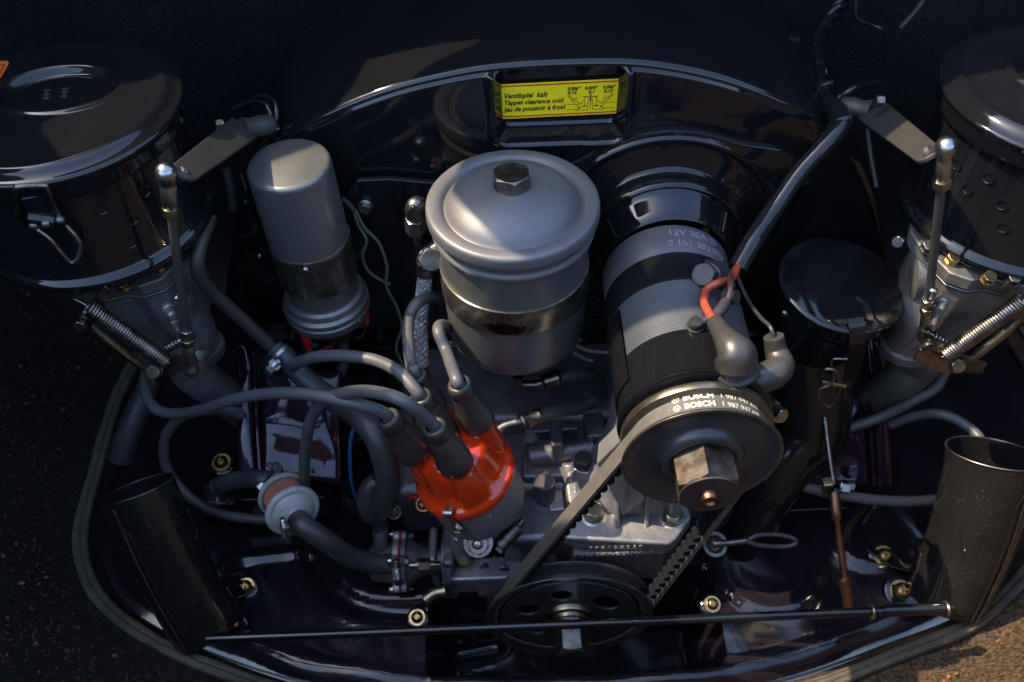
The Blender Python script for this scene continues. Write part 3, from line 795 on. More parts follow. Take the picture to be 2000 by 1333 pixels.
# stamped print on the end casting, bent round it
def onG(px, py, off=0.0, R=4.5):
    v = P(px, py, d=1) - CAM; r = R + off
    a = v.x ** 2 + v.z ** 2; f = Vector((CAM.x - GX, CAM.z - GZ)); b = 2 * (f.x * v.x + f.y * v.z); c_ = f.dot(f) - r * r; D_ = b * b - 4 * a * c_
    return CAM + v * ((-b - math.sqrt(max(D_, 0))) / (2 * a))
def cyl_warp(y0, ang0, R, sgn=1):
    # text x runs round the cylinder, text y runs along the axis
    def f(x, yv, z):
        t = ang0 - x / R
        return Vector((GX + (R + z + .02) * math.cos(t), y0 + yv, GZ + (R + z + .02) * math.sin(t)))
    return f
text('12V 30A 21', .85, (0, 0, 0), (1, 0, 0), (0, 1, 0), .01, 'print2', endc, warp=cyl_warp(46.85, math.radians(70), R0), xs=.95, name='stamped_figures')
text('0 101 302 021', .8, (0, 0, 0), (1, 0, 0), (0, 1, 0), .01, 'print2', endc, warp=cyl_warp(45.85, math.radians(68), R0), xs=.95, name='stamped_figures')
text('D -', .95, (0, 0, 0), (1, 0, 0), (0, 1, 0), .015, 'iron', gen, warp=cyl_warp(38.95, math.radians(72), R0 + .04), xs=1.2, name='stamped_letter', label='raised terminal mark D -')
# ground screw on ribbed body
a = math.radians(58); nd = Vector((math.cos(a), 0, math.sin(a)))
q = Vector((GX, 39.2, GZ)) + nd * R0
q = onG(1357, 640); nd = (q - Vector((GX, q.y, GZ))).normalized()
g = G().lathe([(0, 0), (.55, 0), (.55, .12), (.45, .14), (.45, .5), (.4, .58), (0, .6)], q, nd, 28); g.box(q + nd * .6, .85, .12, .06, (0, .9, .2), nd)
obj('terminal_screw', g, 'iron', gen, sharp=30)
# strap bolt and bracket on the upper right
q = onG(1385, 540, .5)
bb = thing('strap_bolt', 'large dark hex bolt on the upper right shoulder of the generator', 'bolt', q)
hexbolt(q + Vector((0, .3, -.3)), (-.55, -.55, .75), .82, .85, 'iron', bb, washer=.9, name='hex_head')
g = G().box(q + Vector((.7, .7, -.9)), 1.6, 2.2, 1.3, (1, .2, -.4)); g.lathe([(0, -.6), (.8, -.6), (.8, .5), (0, .5)], q + Vector((1.1, .6, -1.4)), (1, -.4, .2), 20)
obj('bracket', g, 'iron', bb, bevel=.12)
q = onG(1420, 580, .6)
hexbolt(q, (.7, -.6, .5), .5, .6, 'iron', bb, washer=.6, name='nut')
# strap round the left flank down to the stand
g = G()
L = []
for yy in (37.3, 35.9):
    pass
a0, a1 = math.radians(150), math.radians(236)
rows = []
for (rr, yy) in ((R0 + .07, 42.2), (R0 + .2, 42.2), (R0 + .2, 36.2), (R0 + .07, 36.2)):
    rows.append([Vector((GX + rr * math.cos(t), yy, GZ + rr * math.sin(t))) for t in np.linspace(a0, a1, 20)])
g.loops(rows + [rows[0]], close=False)
obj('cradle_strap', g, 'gloss', gen, sharp=40)

# pulley on the generator shaft
PYF = 31.75
pul = obj('pulley', G().lathe([(0, 34.2), (3.9, 34.2), (4.3, 34.15), (4.62, 33.95), (4.7, 33.7), (4.62, 33.45), (4.4, 33.35), (4.1, 33.2), (3.7, 33.0), (3.7, 32.4)], O(0), A_, 110), 'rim', gen, sharp=40, label='rear pulley flange with bare worn metal rim')
ROOT[pul.name] = ROOT[gen.name]
g = G().lathe([(3.7, 32.3), (4.05, 32.1), (4.5, 31.95), (4.74, 31.88), (4.8, 31.78), (4.76, 31.68), (4.62, 31.68), (4.45, 31.85), (4.1, 32.02), (3.5, 32.1), (2.8, 32.1), (2.62, 32.0), (2.5, 31.75), (2.35, 31.5), (2.1, 31.42), (1.9, 31.5), (1.75, 31.75), (1.5, 31.8), (0, 31.8)], O(0), A_, 110)
obj('front_flange', g, 'pulley', pul, sharp=50)
g = G().lathe([(4.74, 31.90), (4.815, 31.80), (4.8, 31.69), (4.70, 31.655), (4.62, 31.68)], O(0), A_, 110)
obj('rim_edge', g, 'rim', pul, sharp=60)
g = G().lathe([(1.5, 31.9), (1.95, 31.85), (1.98, 31.6), (1.5, 31.55)], O(0), A_, 60)
obj('washer', g, 'steel', pul, sharp=30)
g = G().hex(O(31.6), FR, 1.98, 2.35, math.radians(127))
# waist between nut body and round front collar
obj('nut', g, 'steel', pul, sharp=25)
g = G().lathe([(0, 0), (1.74, 0), (1.76, .12), (1.72, .2), (0, .22)], O(29.4), FR, 60)
obj('nut_collar', g, 'iron', pul, sharp=30)
g = G().lathe([(.55, 0), (.52, .25), (.45, .42), (.4, .45), (.3, .3), (0, .25)], O(29.2), FR, 36)
obj('shaft_end', g, 'copper', pul, sharp=30)

# ================================================================ CRANK PULLEY
kc = P(1112, 1208, y=31.9); KX, KZ = kc.x, kc.z
CY = lambda y: Vector((KX, y, KZ))
crank = thing('crank_pulley', 'large dark crankshaft pulley with round holes, low at the front under the black rod', 'pulley', (KX, 32, KZ - 6.4))
RC = 6.3
holes = [math.radians(a) for a in (101, 35, -25, 215, 155 + 4, 281)]
def disc_with_holes():
    g = G(); n = 144
    # annular web built from polar grid, skipping holes, with their walls
    import bisect
    NRr = 34; r0, r1 = 1.7, 5.25
    idx = {}
    hr = .72; rh = 3.35
    pts = []
    for i in range(NRr + 1):
        for j in range(n):
            r = r0 + (r1 - r0) * i / NRr; t = 2 * math.pi * j / n
            p = Vector((r * math.cos(t), r * math.sin(t)))
            for k_, h in enumerate(holes):
                e = 1.45 if k_ in (1, 3) else 1.0
                hc = Vector((rh * math.cos(h), rh * math.sin(h))); T = Vector((-math.sin(h), math.cos(h))); Rr = Vector((math.cos(h), math.sin(h)))
                dd = p - hc; a, b = dd.dot(T) / (hr * e), dd.dot(Rr) / hr; q = math.hypot(a, b)
                if q < 1.35:
                    # push vertices outward to make a clean rim
                    nq = 1 + (q / 1.35) * .35 if q > .001 else 1
                    if q < 1e-3: a, b, q = 1e-3, 0, 1e-3
                    p = hc + T * (a / q * nq * hr * e) + Rr * (b / q * nq * hr)
                    if q < .62: p = None; break
            pts.append(p)
    base = 32.35
    vs = []; mp = {}
    for i, p in enumerate(pts):
        if p is not None: mp[i] = len(vs); vs.append(CY(base) + Vector((p.x, 0, p.y)))
    fs = []
    for i in range(NRr):
        for j in range(n):
            q = (i * n + j, i * n + (j + 1) % n, (i + 1) * n + (j + 1) % n, (i + 1) * n + j)
            if all(k in mp for k in q): fs.append(tuple(mp[k] for k in q))
    return G().add(vs, fs)
w_ = obj('web', disc_with_holes(), 'pulley', crank, sharp=60, solid=.25)
g = G().lathe([(5.2, 32.35), (5.45, 32.25), (5.65, 32.05), (5.95, 31.95), (6.25, 31.95), (6.38, 31.88), (6.42, 31.96), (6.38, 32.06), (6.1, 32.15), (5.6, 32.3), (5.4, 32.45), (5.4, 32.75), (5.6, 32.9), (6.0, 33.05), (6.26, 33.16), (6.3, 33.24), (6.22, 33.34), (6.0, 33.4), (5.2, 33.4), (5.1, 33), (5.2, 32.4)], CY(0), A_, 140)
obj('rim', g, 'pulley', crank, sharp=50)
g = G().lathe([(2.0, 32.4), (1.95, 31.9), (1.9, 31.75), (1.5, 31.7), (1.45, 31.45), (1.2, 31.4), (0, 31.4)], CY(0), A_, 60)
obj('hub', g, 'olive', crank, sharp=30)
hb = hexbolt(CY(31.4), FR, 1.35, 2.5, 'zinc', crank, rot=math.radians(90), name='bolt')

# ================================================================ DRIVE BELT
by0, by1 = 33.35 - .85, 33.35 + .05
BYC = 32.6
rg, rk = 3.98 + .28, 5.85
G2 = Vector((GX, GZ)); K2 = Vector((KX, KZ)); dv = K2 - G2; Dn = dv.length; e = dv / Dn; pe = Vector((-e.y, e.x))
sa = (rg - rk) / Dn
# outward normals at the tangent points
def tnorm(s): return e * sa + pe * (s * math.sqrt(1 - sa * sa))
n1, n2 = tnorm(1), tnorm(-1)
def arc(c, r, na, nb, via, n):
    a = math.atan2(na.y, na.x); b = math.atan2(nb.y, nb.x); v_ = math.atan2(via.y, via.x)
    d1 = (b - a) % (2 * math.pi); dvv = (v_ - a) % (2 * math.pi)
    if dvv > d1: d1 -= 2 * math.pi
    return [(c + Vector((math.cos(a + d1 * k / n), math.sin(a + d1 * k / n))) * r, Vector((math.cos(a + d1 * k / n), math.sin(a + d1 * k / n)))) for k in range(n + 1)]
path = arc(G2, rg, n2, n1, -e, 60)
pa, pb = G2 + n1 * rg, K2 + n1 * rk
path += [(pa.lerp(pb, k / 40), n1) for k in range(1, 40)]
path += arc(K2, rk, n1, n2, e, 60)
pa, pb = K2 + n2 * rk, G2 + n2 * rg
path += [(pa.lerp(pb, k / 40), n2) for k in range(1, 40)]
belt = thing('drive_belt', 'black toothed drive belt running from the generator pulley down to the crank pulley', 'drive belt', (K2.x, BYC, K2.y))
g = G()
sec = [(.0, -.60), (.0, .62), (-.28, .55), (-.34, .46), (-.34, -.46), (-.28, -.54)]
g.loops([[Vector((p.x + nr.x * a, BYC + b, p.y + nr.y * a)) for p, nr in path] for a, b in sec + [sec[0]]])
bs = obj('belt_band', g, 'belt', belt, sharp=40)
# moulded cogs inside: each its own part
s_ = [0]
for i in range(len(path)): s_.append(s_[-1] + (path[(i + 1) % len(path)][0] - path[i][0]).length)
tot = s_[-1]; NC = int(tot / .92)
cogm = None
px_ = [p[0].x for p in path] + [path[0][0].x]; pz_ = [p[0].y for p in path] + [path[0][0].y]
nx_ = [p[1].x for p in path] + [path[0][1].x]; nz_ = [p[1].y for p in path] + [path[0][1].y]
for k in range(NC):
    d = tot * k / NC
    p = Vector((np.interp(d, s_, px_), np.interp(d, s_, pz_))); nr = Vector((np.interp(d, s_, nx_), np.interp(d, s_, nz_))).normalized()
    if cogm is None:
        g = G(); poly = [(-.36, 0), (.36, 0), (.26, -.38), (.16, -.46), (-.16, -.46), (-.26, -.38)]
        g.loops([[Vector((a, -.47 + .0 * 0, b)) for a, b in poly], [Vector((a * .98, .47, b)) for a, b in poly]], cap0=True, cap1=True)
        o = obj('cog', g, 'cog_shade', belt, sharp=30); ROOT[o.name] = None
        # re-centre the mesh on the origin
        for v in o.data.vertices: v.co += ROOT[belt.name] * S
        cogm = o
    else:
        o = cogm.copy(); COL.objects.link(o); o.parent = belt
    P3 = Vector((p.x - nr.x * .3, BYC, p.y - nr.y * .3))
    Zx = Vector((nr.x, 0, nr.y)); Yx = Vector((0, 1, 0)); Xx = Yx.cross(Zx)
    mm = Matrix((Xx, Yx, Zx)).transposed().to_4x4(); mm.translation = (P3 - ROOT[belt.name]) * S
    o.matrix_local = mm
def belt_warp(ang, yoff):
    def f(x, yv, z):
        t = ang - x / rg
        return Vector((GX + (rg + z + .015) * math.cos(t), BYC - .02 + yv + yoff, GZ + (rg + z + .015) * math.sin(t)))
    return f
text('BOSCH', .52, (0, 0, 0), (1, 0, 0), (0, 1, 0), .004, 'print_', belt, warp=belt_warp(math.radians(97), -.16), xs=1.05, bold=.022, name='printed_maker_name')
text('1 987 947 635', .46, (0, 0, 0), (1, 0, 0), (0, 1, 0), .004, 'print_', belt, warp=belt_warp(math.radians(61.5), -.14), xs=1.05, bold=.004, name='printed_number')
text('BOSCH', .52, (0, 0, 0), (1, 0, 0), (0, 1, 0), .004, 'print_', belt, warp=belt_warp(math.radians(97), .44), xs=1.05, bold=.022, name='printed_maker_name')
text('1 987 947 635', .46, (0, 0, 0), (1, 0, 0), (0, 1, 0), .004, 'print_', belt, warp=belt_warp(math.radians(61.5), .45), xs=1.05, bold=.004, name='printed_number')
text('A2', .3, (0, 0, 0), (1, 0, 0), (0, 1, 0), .004, 'print_', belt, warp=belt_warp(math.radians(35), -.3), xs=1.05, name='printed_suffix')
for oy in (.03, .62):
    wf = belt_warp(math.radians(97) + 1.32 / rg, oy)
    g = G(); n = 28
    g.loops([[wf(r * math.cos(2 * math.pi * j / n), r * math.sin(2 * math.pi * j / n), h) for j in range(n)] for r, h in ((.22, 0), (.22, .006), (.18, .006), (.18, 0))])
    for bx, byy, bw, bh in ((-.07, 0, .05, .26), (.07, 0, .05, .26), (0, 0, .1, .05)):
        g.add([wf(bx + sx * bw / 2, byy + sy * bh / 2, .006) for sx, sy in ((-1, -1), (1, -1), (1, 1), (-1, 1))], [(0, 1, 2, 3)])
    obj('printed_emblem', g, 'print_', belt, sharp=80)

# ================================================================ DISTRIBUTOR
da = Vector((-.27, -.01, .95)).normalized()
dc = P(908, 925, y=37.2)
dist = thing('distributor', 'bright orange distributor cap on a grey round housing with a spring clip', 'distributor', dc - da * 4.5)
dX, dY, _ = frame(da)
g = G().lathe([(0, -4.6), (1.4, -4.5), (2.6, -4.2), (3.2, -3.9), (3.35, -3.5), (3.4, -.2), (3.36, 0), (0, 0)], dc, da, 80)
obj('housing', g, 'stand', dist, sharp=40)
# cap with four raised towers round the rim: fluted loops
TH_ = 3.55
def onD(px, py):
    v = P(px, py, d=1) - CAM; O1 = dc + da * TH_; return CAM + v * ((O1 - CAM).dot(da) / v.dot(da))
tw_pts = [onD(*q) for q in ((814, 884), (893, 909), (848, 797), (935, 826))]
leads_ang = [math.atan2((v - dc).dot(dY), (v - dc).dot(dX)) for v in tw_pts]
def cap_loop(r, h, amp, n=168, sh=0.34):
    L = []
    for j in range(n):
        t = 2 * math.pi * j / n; b = 0
        for a in leads_ang:
            dd = (t - a + math.pi) % (2 * math.pi) - math.pi
            b = max(b, max(0, 1 - (dd / sh) ** 4) ** .5)
        R = r + amp * b
        L.append(dc + dX * R * math.cos(t) + dY * R * math.sin(t) + da * h)
    return L
g = G().loops([cap_loop(3.3, -.35, 0), cap_loop(3.62, -.3, 0), cap_loop(3.66, .0, 0), cap_loop(3.62, .28, 0), cap_loop(3.4, .42, 0), cap_loop(3.1, .55, .25), cap_loop(2.75, 1.0, .62), cap_loop(2.62, 2.0, .64), cap_loop(2.5, 2.6, .62), cap_loop(2.3, 3.0, .7), cap_loop(1.95, 3.25, .85), cap_loop(1.6, 3.42, .9), cap_loop(1.4, 3.45, .3), cap_loop(.5, 3.5, 0)], cap1=True)
capo = obj('cap', g, 'orange', dist, sharp=65)
ROOT[capo.name] = ROOT[dist.name]
towers = []
for q in tw_pts:
    q = q - da * .55
    obj('tower', G().lathe([(1.02, -1.9), (.98, .6), (.8, .75), (0, .8)], q, da, 36), 'orange', capo, sharp=40)
    towers.append(q + da * .1)
qc = dc + da * 3.3
obj('tower', G().lathe([(1.1, 0), (1.0, .9), (0, .95)], qc, da, 36), 'orange', capo, sharp=40)
# spring clip
cl0 = P(868, 985, y=33.9); cd = (cl0 - dc); cd = (cd - da * cd.dot(da)).normalized(); ce = da.cross(cd)
def strip(pts, wdir, wd, th, m, parent, name, **kw):
    C = crom(pts, 6); g = G(); L = []
    wdir = Vector(wdir).normalized()
    for i, p in enumerate(C):
        t = (C[min(i + 1, len(C) - 1)] - C[max(i - 1, 0)]).normalized(); w2 = (wdir - t * wdir.dot(t)).normalized(); nn = t.cross(w2)
        L.append([p - w2 * wd / 2 - nn * th / 2, p + w2 * wd / 2 - nn * th / 2, p + w2 * wd / 2 + nn * th / 2, p - w2 * wd / 2 + nn * th / 2])
    g.loops(L, cap0=True, cap1=True)
    return obj(name, g, m, parent, sharp=40, **kw)
base = dc + cd * 3.5
clp = strip([base + da * .75 - cd * .45, base + da * .85 + cd * .15, base + da * .4 + cd * .35, base - da * .1 + cd * .2, base - da * .9 + cd * .12, base - da * 1.6 + cd * .1, base - da * 2.0 + cd * .4], ce, .62, .08, 'zinc', dist, 'spring_clip')
ROOT[clp.name] = ROOT[dist.name]
g = G().lathe([(0, 0), (.42, 0), (.4, .2), (.25, .34), (0, .36)], base - da * 1.35 + cd * .1, cd, 24); g.box(base - da * 1.35 + cd * .45, .5, .1, .08, ce, da)
obj('clip_rivet', g, 'zinc', clp, sharp=30)
text('1F', .5, base - da * .9 + ce * 2.3 - cd * .62, ce, da, .01, 'print2', dist, name='stamped_mark')

# ---- leads from the distributor cap
def boot(parent, tip, axis, ln=5.2, rt=1.22):
    axis = Vector(axis).normalized()
    g = G().lathe([(0, 0), (rt * .85, 0.0), (rt, .15), (rt * 1.02, .8), (rt * .95, 1.6), (rt * .8, 2.5), (rt * .72, 3.3), (rt * .69, ln - 1.25), (rt * .66, ln - 1.1), (rt * .70, ln - 1.05), (rt * .69, ln - .3), (rt * .63, ln - .08), (rt * .5, ln), (rt * .42, ln - .03), (rt * .42, ln - .4)], tip, axis, 44)
    return obj('rubber_boot', g, 'boot', parent, sharp=50)
LG = 'ignition leads plugged into the orange distributor cap'
def lead(label, tip, bdir, pts, r=.42, ln=4.6, rt=1.22, mt='cable'):
    t = thing('ignition_lead', label, 'ignition lead', tip, LG)
    bdir = Vector(bdir).normalized()
    boot(t, tip, bdir, ln, rt)
    st = tip + bdir * (ln - .5)
    g = G().tube([st, st + bdir * .9] + pts, r, 16, 10)
    obj('cable', g, mt, t)
    return t
def toward(tip, px, py, y):   # direction from tip to a pixel point
    return (P(px, py, y=y) - tip)
# front boot
tp = tw_pts[1]
lead('ignition lead on the front tower, arching left to the black hose loop', tp, da + (P(853, 843, y=tp.y) - tp).normalized() * 2,
     [P(790, 785, y=35.2), P(740, 768, y=36.2), P(690, 766, y=37.3), P(640, 780, y=38.5), P(610, 815, y=39), P(597, 870, y=39.3), P(594, 935, y=39.5), P(596, 975, y=40)], ln=4.6, rt=1.2)
tp = tw_pts[0]
lead('long ignition lead on the left tower, running to the far left edge of the bay', tp, da + (P(762, 828, y=tp.y) - tp).normalized() * 2,
     [P(700, 790, y=37.2), P(610, 772, y=38.5), P(530, 769, y=40), P(450, 782, y=41), P(390, 802, y=42), P(330, 808, y=43), P(295, 790, y=44), P(283, 750, y=46), P(290, 700, y=49)], ln=4.4, rt=1.2)
tp = onD(868, 850)
lead('ignition lead on the middle tower, curling in a loop below the coil', tp, da + (P(820, 776, y=tp.y) - tp).normalized() * 2,
     [P(780, 728, y=39.5), P(735, 705, y=41), P(680, 696, y=42), P(620, 697, y=43), P(577, 712, y=44), P(572, 730, y=46), P(600, 744, y=48), P(640, 742, y=49.2), P(665, 728, y=49.8), P(674, 700, y=50), P(668, 660, y=50.2)], ln=4.6, rt=1.15)
tp = tw_pts[3]
lead('short ignition lead on the right tower, bending up behind the oil filter', tp, da + (P(897, 748, y=tp.y) - tp).normalized() * 2,
     [P(873, 690, y=42), P(857, 650, y=43.3), P(860, 636, y=44.5), P(878, 640, y=46.5), P(900, 660, y=48)], ln=4.5, rt=1.2)
tp = tw_pts[2]
lead('ignition lead on the rear tower, rising beside the braided hose', tp, da + (P(820, 745, y=tp.y) - tp).normalized() * 2,
     [P(803, 712, y=41.5), P(797, 660, y=43.6), P(800, 620, y=46), P(815, 592, y=47), P(845, 580, y=48.5), P(880, 585, y=50)], ln=3.8, rt=1.05)
def pt(px, py, **k): return P(px, py, **k)
def tubeobj(name, label, cat, pts, r, m, group=None, seg=16, n=9, **kw):
    return obj(name, G().tube(pts, r, seg, n), m, label=label, cat=cat, group=group, **kw)
# ================================================================ ENGINE CASE AND GENERATOR STAND
case = thing('engine_case', 'dull grey cast engine case with studs, lugs and a timing cover behind the crank pulley', 'engine', (4, 42, 0))
# main lump, uneven casting
def lump(c, sx, sy, sz, m, name, parent, bev=.5, X=(1, 0, 0), Y=(0, 1, 0)):
    return obj(name, G().box(c, sx, sy, sz, X, Y), m, parent, bevel=bev)
lump((2.5, 47.5, 3.0), 25, 14, 6.5, 'castd', 'crankcase', case, 1.2)
lump((1.0, 50.5, 6.0), 19, 9, 4.5, 'castd', 'case_top', case, 1.0)
g = G()
tc0 = P(900, 1160, y=36.2); tc1 = P(1300, 1130, y=36.2)
lump((5.5, 38.6, 2.2), 13.5, 4.4, 6.6, 'castd', 'timing_cover', case, .7)
# flat flange at left of the timing cover
q = P(960, 1135, y=35.6)
obj('cover_flange', G().box(q + Vector((-.6, .4, .3)), 6.2, 2.0, 2.2), 'cast', case, bevel=.25)
# stand foot : plan outline, thick
fo = [P(a, b, z=7.6) for a, b in ((1102, 1052), (1112, 1000), (1105, 950), (1108, 900), (1135, 878), (1178, 885), (1215, 905), (1300, 965), (1345, 985), (1352, 1010), (1322, 1052), (1308, 1063))]
foot = G().loops([[Vector((p.x, p.y, 6.15)) for p in reversed(fo)], [Vector((p.x, p.y, 7.6)) for p in reversed(fo)]], cap0=True, cap1=True)
stand = thing('generator_stand', 'grey cast stand under the generator, bolted down with hex bolts', 'generator stand', (9, 38, 5.8))
obj('foot_flange', foot, 'cast', stand, bevel=.28)
g = G()
def rr2(cx, cy, w_, h_, r, z): return [Vector((cx + a, cy + b, z)) for a, b in rrect(w_, h_, r, 6)]
g.loops([rr2(9.2, 40.6, 7.6, 7.0, 1.4, 7.4), rr2(9.2, 40.6, 7.0, 6.4, 1.4, 7.9), rr2(9.5, 41, 6.0, 5.6, 1.5, 9.4), rr2(10.2, 41.2, 6.2, 5.8, 1.5, 12), rr2(GX, 41.3, 7.4, 6.6, 1.2, GZ - 5.2), rr2(GX, 41.3, 8.2, 7.6, 1.0, GZ - 3.4)], cap0=True, cap1=True)
obj('pedestal', g, 'cast', stand, sharp=50)
for xx in (7.4, 9.6, 11.4):
    g = G().loops([[Vector((xx - .18, 35.9, 7.5)), Vector((xx + .18, 35.9, 7.5)), Vector((xx + .18, 38.2, 11.5)), Vector((xx - .18, 38.2, 11.5))], [Vector((xx - .18, 39, 7.5)), Vector((xx + .18, 39, 7.5)), Vector((xx + .18, 39, 11.5)), Vector((xx - .18, 39, 11.5))]], cap0=True, cap1=True)
    obj('web', g, 'cast', stand, bevel=.15)
# flank web from the stand up the generator's left side
g = G()
A1 = [P(1205, 790, y=37.5), P(1222, 850, y=37.0), P(1165, 905, y=38.5), P(1215, 1010, y=36.6), P(1260, 980, y=37.0), P(1240, 860, y=37.5)]
g.loops([[p for p in A1], [p + Vector((.3, 1.8, 0)) for p in A1]], cap0=True, cap1=True)
obj('side_web', g, 'stand', stand, bevel=.12)
for (a, b, m_) in ((1140, 898, 'iron'), (1160, 998, 'olive'), (1315, 1003, 'olive')):
    q = P(a, b, z=8.3); g = G().lathe([(0, -1.0), (.95, -1.0), (.9, -.62), (.7, -.6), (0, -.6)], q, Z3, 30)
    hexbolt(q - Z3 * .6, Z3, .72, .75, m_, stand, washer=.78)
    obj('boss', G().lathe([(0, -1.4), (1.05, -1.4), (.98, -.66), (.85, -.6), (0, -.6)], q, Z3, 32), 'cast', stand, sharp=40)
fx = (P(1280, 1090, y=36.6) - P(1130, 1078, y=36.6)).normalized(); fv = Vector((0, .0, 1))
fyf = min(p.y for p in fo) + .12; bc_ = P(1210, 1085, y=fyf)
lump((bc_.x, fyf + 1.4, 4.1), 7.0, 2.8, 4.0, 'castd', 'stamped_boss', case, .2)
fy_ = fyf - .015
text('P * 8 1 0 8 0 8 *', .55, P(1202, 1072, y=fy_), (1, 0, 0), (0, 0, 1), .015, 'print2', case, name='stamped_number', xs=1.1)
text('MADE IN GERMANY', .62, P(1202, 1085, y=fy_), (1, 0, 0), (0, 0, 1), .02, 'print2', case, name='stamped_words', bold=.01, xs=1.1)
g = G().box(P(1107, 1068, y=fy_), .09, .06, 1.3); obj('red_paint_mark', g, 'gasket', case)
g = G().box(P(1272, 1050, y=35.5), .9, .03, .12); obj('yellow_paint_mark', g, 'yellow', stand)
# lugs and shafts left of the stand
def cyl(name, a, b, r, m, parent, seg=32, prof=None):
    a = Vector(a); b = Vector(b); L_ = (b - a).length
    pr = prof or [(0, 0), (r * .9, 0), (r, .1), (r, L_ - .1), (r * .9, L_), (0, L_)]
    return obj(name, G().lathe(pr, a, b - a, seg), m, parent, sharp=40)
cyl('cross_shaft', P(1032, 893, y=43), P(1160, 875, y=43.5), .95, 'castd', case)
cyl('cross_shaft_end', P(1090, 885, y=43), P(1172, 878, y=43.5), .55, 'cast', case)
cyl('brass_tip', P(1163, 880, y=43.2), P(1178, 879, y=43.2), .34, 'brass', case)
lump(P(1087, 862, y=43.6), 1.0, 2.6, 2.4, 'castd', 'lug', case, .3)
lump(P(1050, 940, y=42), 5.6, 2.2, .8, 'castd', 'ledge', case, .2)
lump(P(1063, 915, y=42.5), 3.6, 2.5, 1.2, 'castd', 'lug', case, .3)
cyl('stud_boss', P(1062, 940, y=40.5), P(1066, 1000, y=40.0), .85, 'castd', case)
hexbolt(P(1067, 1000, y=40), (P(1069, 1018, y=39.8) - P(1067, 1000, y=40)), .6, .75, 'zincd', case, washer=.62)
cyl('boss', P(900, 1040, y=37.5), P(902, 1085, y=36.8), .85, 'cast', case)
hexbolt(P(902, 1082, y=36.8), (0, -.6, -.8), .5, .8, 'olive', case, washer=.5)
cyl('rib_cylinder', P(1030, 770, y=50), P(1140, 775, y=50), 1.1, 'castd', case)
lump(P(1010, 800, y=50), 12, 3, 2.0, 'castd', 'case_shelf', case, .5, X=(1, 0, .06))
lump(P(1130, 950, y=41.5), 1.6, 5, 5.2, 'castd', 'case_wall', case, .4)
lump(P(1010, 890, y=46), 3, 5, 2.5, 'castd', 'case_rib', case, .4)
# distributor clamp nut, foot
q = P(934, 1066, y=34.9)
cn = thing('distributor_clamp', 'large zinc nut and washer on a cast foot just below the distributor', 'clamp', q)
g = G().loops([[q + Vector((a, .3 - b * .3 + .5, b * 1.0 - .5)) for a, b in rrect(3.2, 2.2, .8)], [q + Vector((a, 1.3, b - .5)) for a, b in rrect(3.2, 2.2, .8)]], cap0=True, cap1=True)
obj('foot', g, 'cast', cn, bevel=.12)
hexbolt(q + Vector((0, .3, -.1)), (-.05, -.62, .78), .86, .5, 'zinc', cn, washer=1.12, name='nut')
obj('stud_dome', G().lathe([(.42, 0), (.4, .25), (.25, .4), (0, .44)], q + Vector((-.02, -.1, .42)), (-.05, -.62, .78), 24), 'zinc', cn)
# oil pressure sender
a = P(975, 1068, y=35.2); b = P(1022, 1016, y=36.8); D = (b - a)
snd = thing('pressure_sender', 'small slanted metal cylinder sensor between the distributor and the belt', 'sensor', a)
L_ = D.length
obj('sender_body', G().lathe([(0, 0), (.55, 0), (.62, .1), (.62, .7), (.68, .75), (.68, 1.2), (.62, 1.25), (.62, L_ * .75), (.5, L_ * .78), (.3, L_ * .8), (.3, L_), (0, L_)], a, D, 36), 'zincd', snd, sharp=30)
hexbolt(a - D.normalized() * .3, D, .5, .3, 'zinc', snd, name='hex_end')

# more castings, plugs and fixings on the case
for a, b, y_, r_, h_, m_, ax_ in ((905, 1092, 36.4, .42, .5, 'olive', (0, -.7, .7)), (985, 1110, 36.2, .5, .6, 'zincd', (0, -.8, .6)), (1075, 1088, 36.4, .55, .5, 'olive', (0, -.8, .6)), (1010, 968, 41.5, .45, .4, 'zincd', (0, -.3, 1)),
                                  (1120, 1035, 37.0, .4, .5, 'zincd', (-.4, -.6, .7)), (1036, 860, 44.5, .5, .5, 'iron', (0, -.4, 1)), (985, 870, 46, .45, .4, 'zincd', (0, -.4, 1)), (1150, 822, 47.5, .5, .4, 'iron', (0, -.5, 1)), (1060, 790, 49, .5, .5, 'zincd', (0, -.5, 1))):
    hexbolt(P(a, b, y=y_), ax_, r_, h_, m_, case, washer=r_ * 1.3)
for a, b, y_, s3, m_ in ((975, 940, 43.5, (2.6, 2.4, 1.4), 'castd'), (1010, 985, 41.2, (3.2, 1.8, 1.2), 'castd'), (1085, 985, 40.2, (1.4, 2.6, 2.2), 'cast'), (1040, 1100, 37.2, (3.4, 1.2, 1.4), 'castd'), (955, 905, 45, (1.2, 3, 1.6), 'castd'),
                         (1075, 830, 46.5, (4.5, 2.2, 1.2), 'castd'), (1160, 850, 45, (1.6, 2.5, 3), 'castd'), (1000, 1150, 35.4, (5.5, .6, 1.0), 'cast'), (870, 1140, 37, (2.2, 2.0, 1.8), 'cast')):
    lump(P(a, b, y=y_), s3[0], s3[1], s3[2], m_, 'cast_lug', case, .22, X=(1, .06, 0))
cyl('oil_gallery', P(960, 960, y=42), P(1050, 985, y=40.8), .55, 'castd', case)
cyl('oil_gallery', P(1112, 905, y=42), P(1118, 985, y=40), .6, 'cast', case)
obj('small_pipe', G().tube([P(1092, 1098, y=36.3), P(1110, 1120, y=36), P(1105, 1150, y=35.4)], .2, 12, 6), 'steel', case)
obj('small_pipe', G().tube([P(850, 1150, y=37.5), P(880, 1128, y=36.8), P(920, 1122, y=36.2), P(950, 1105, y=36)], .24, 12, 6), 'zincd', case)
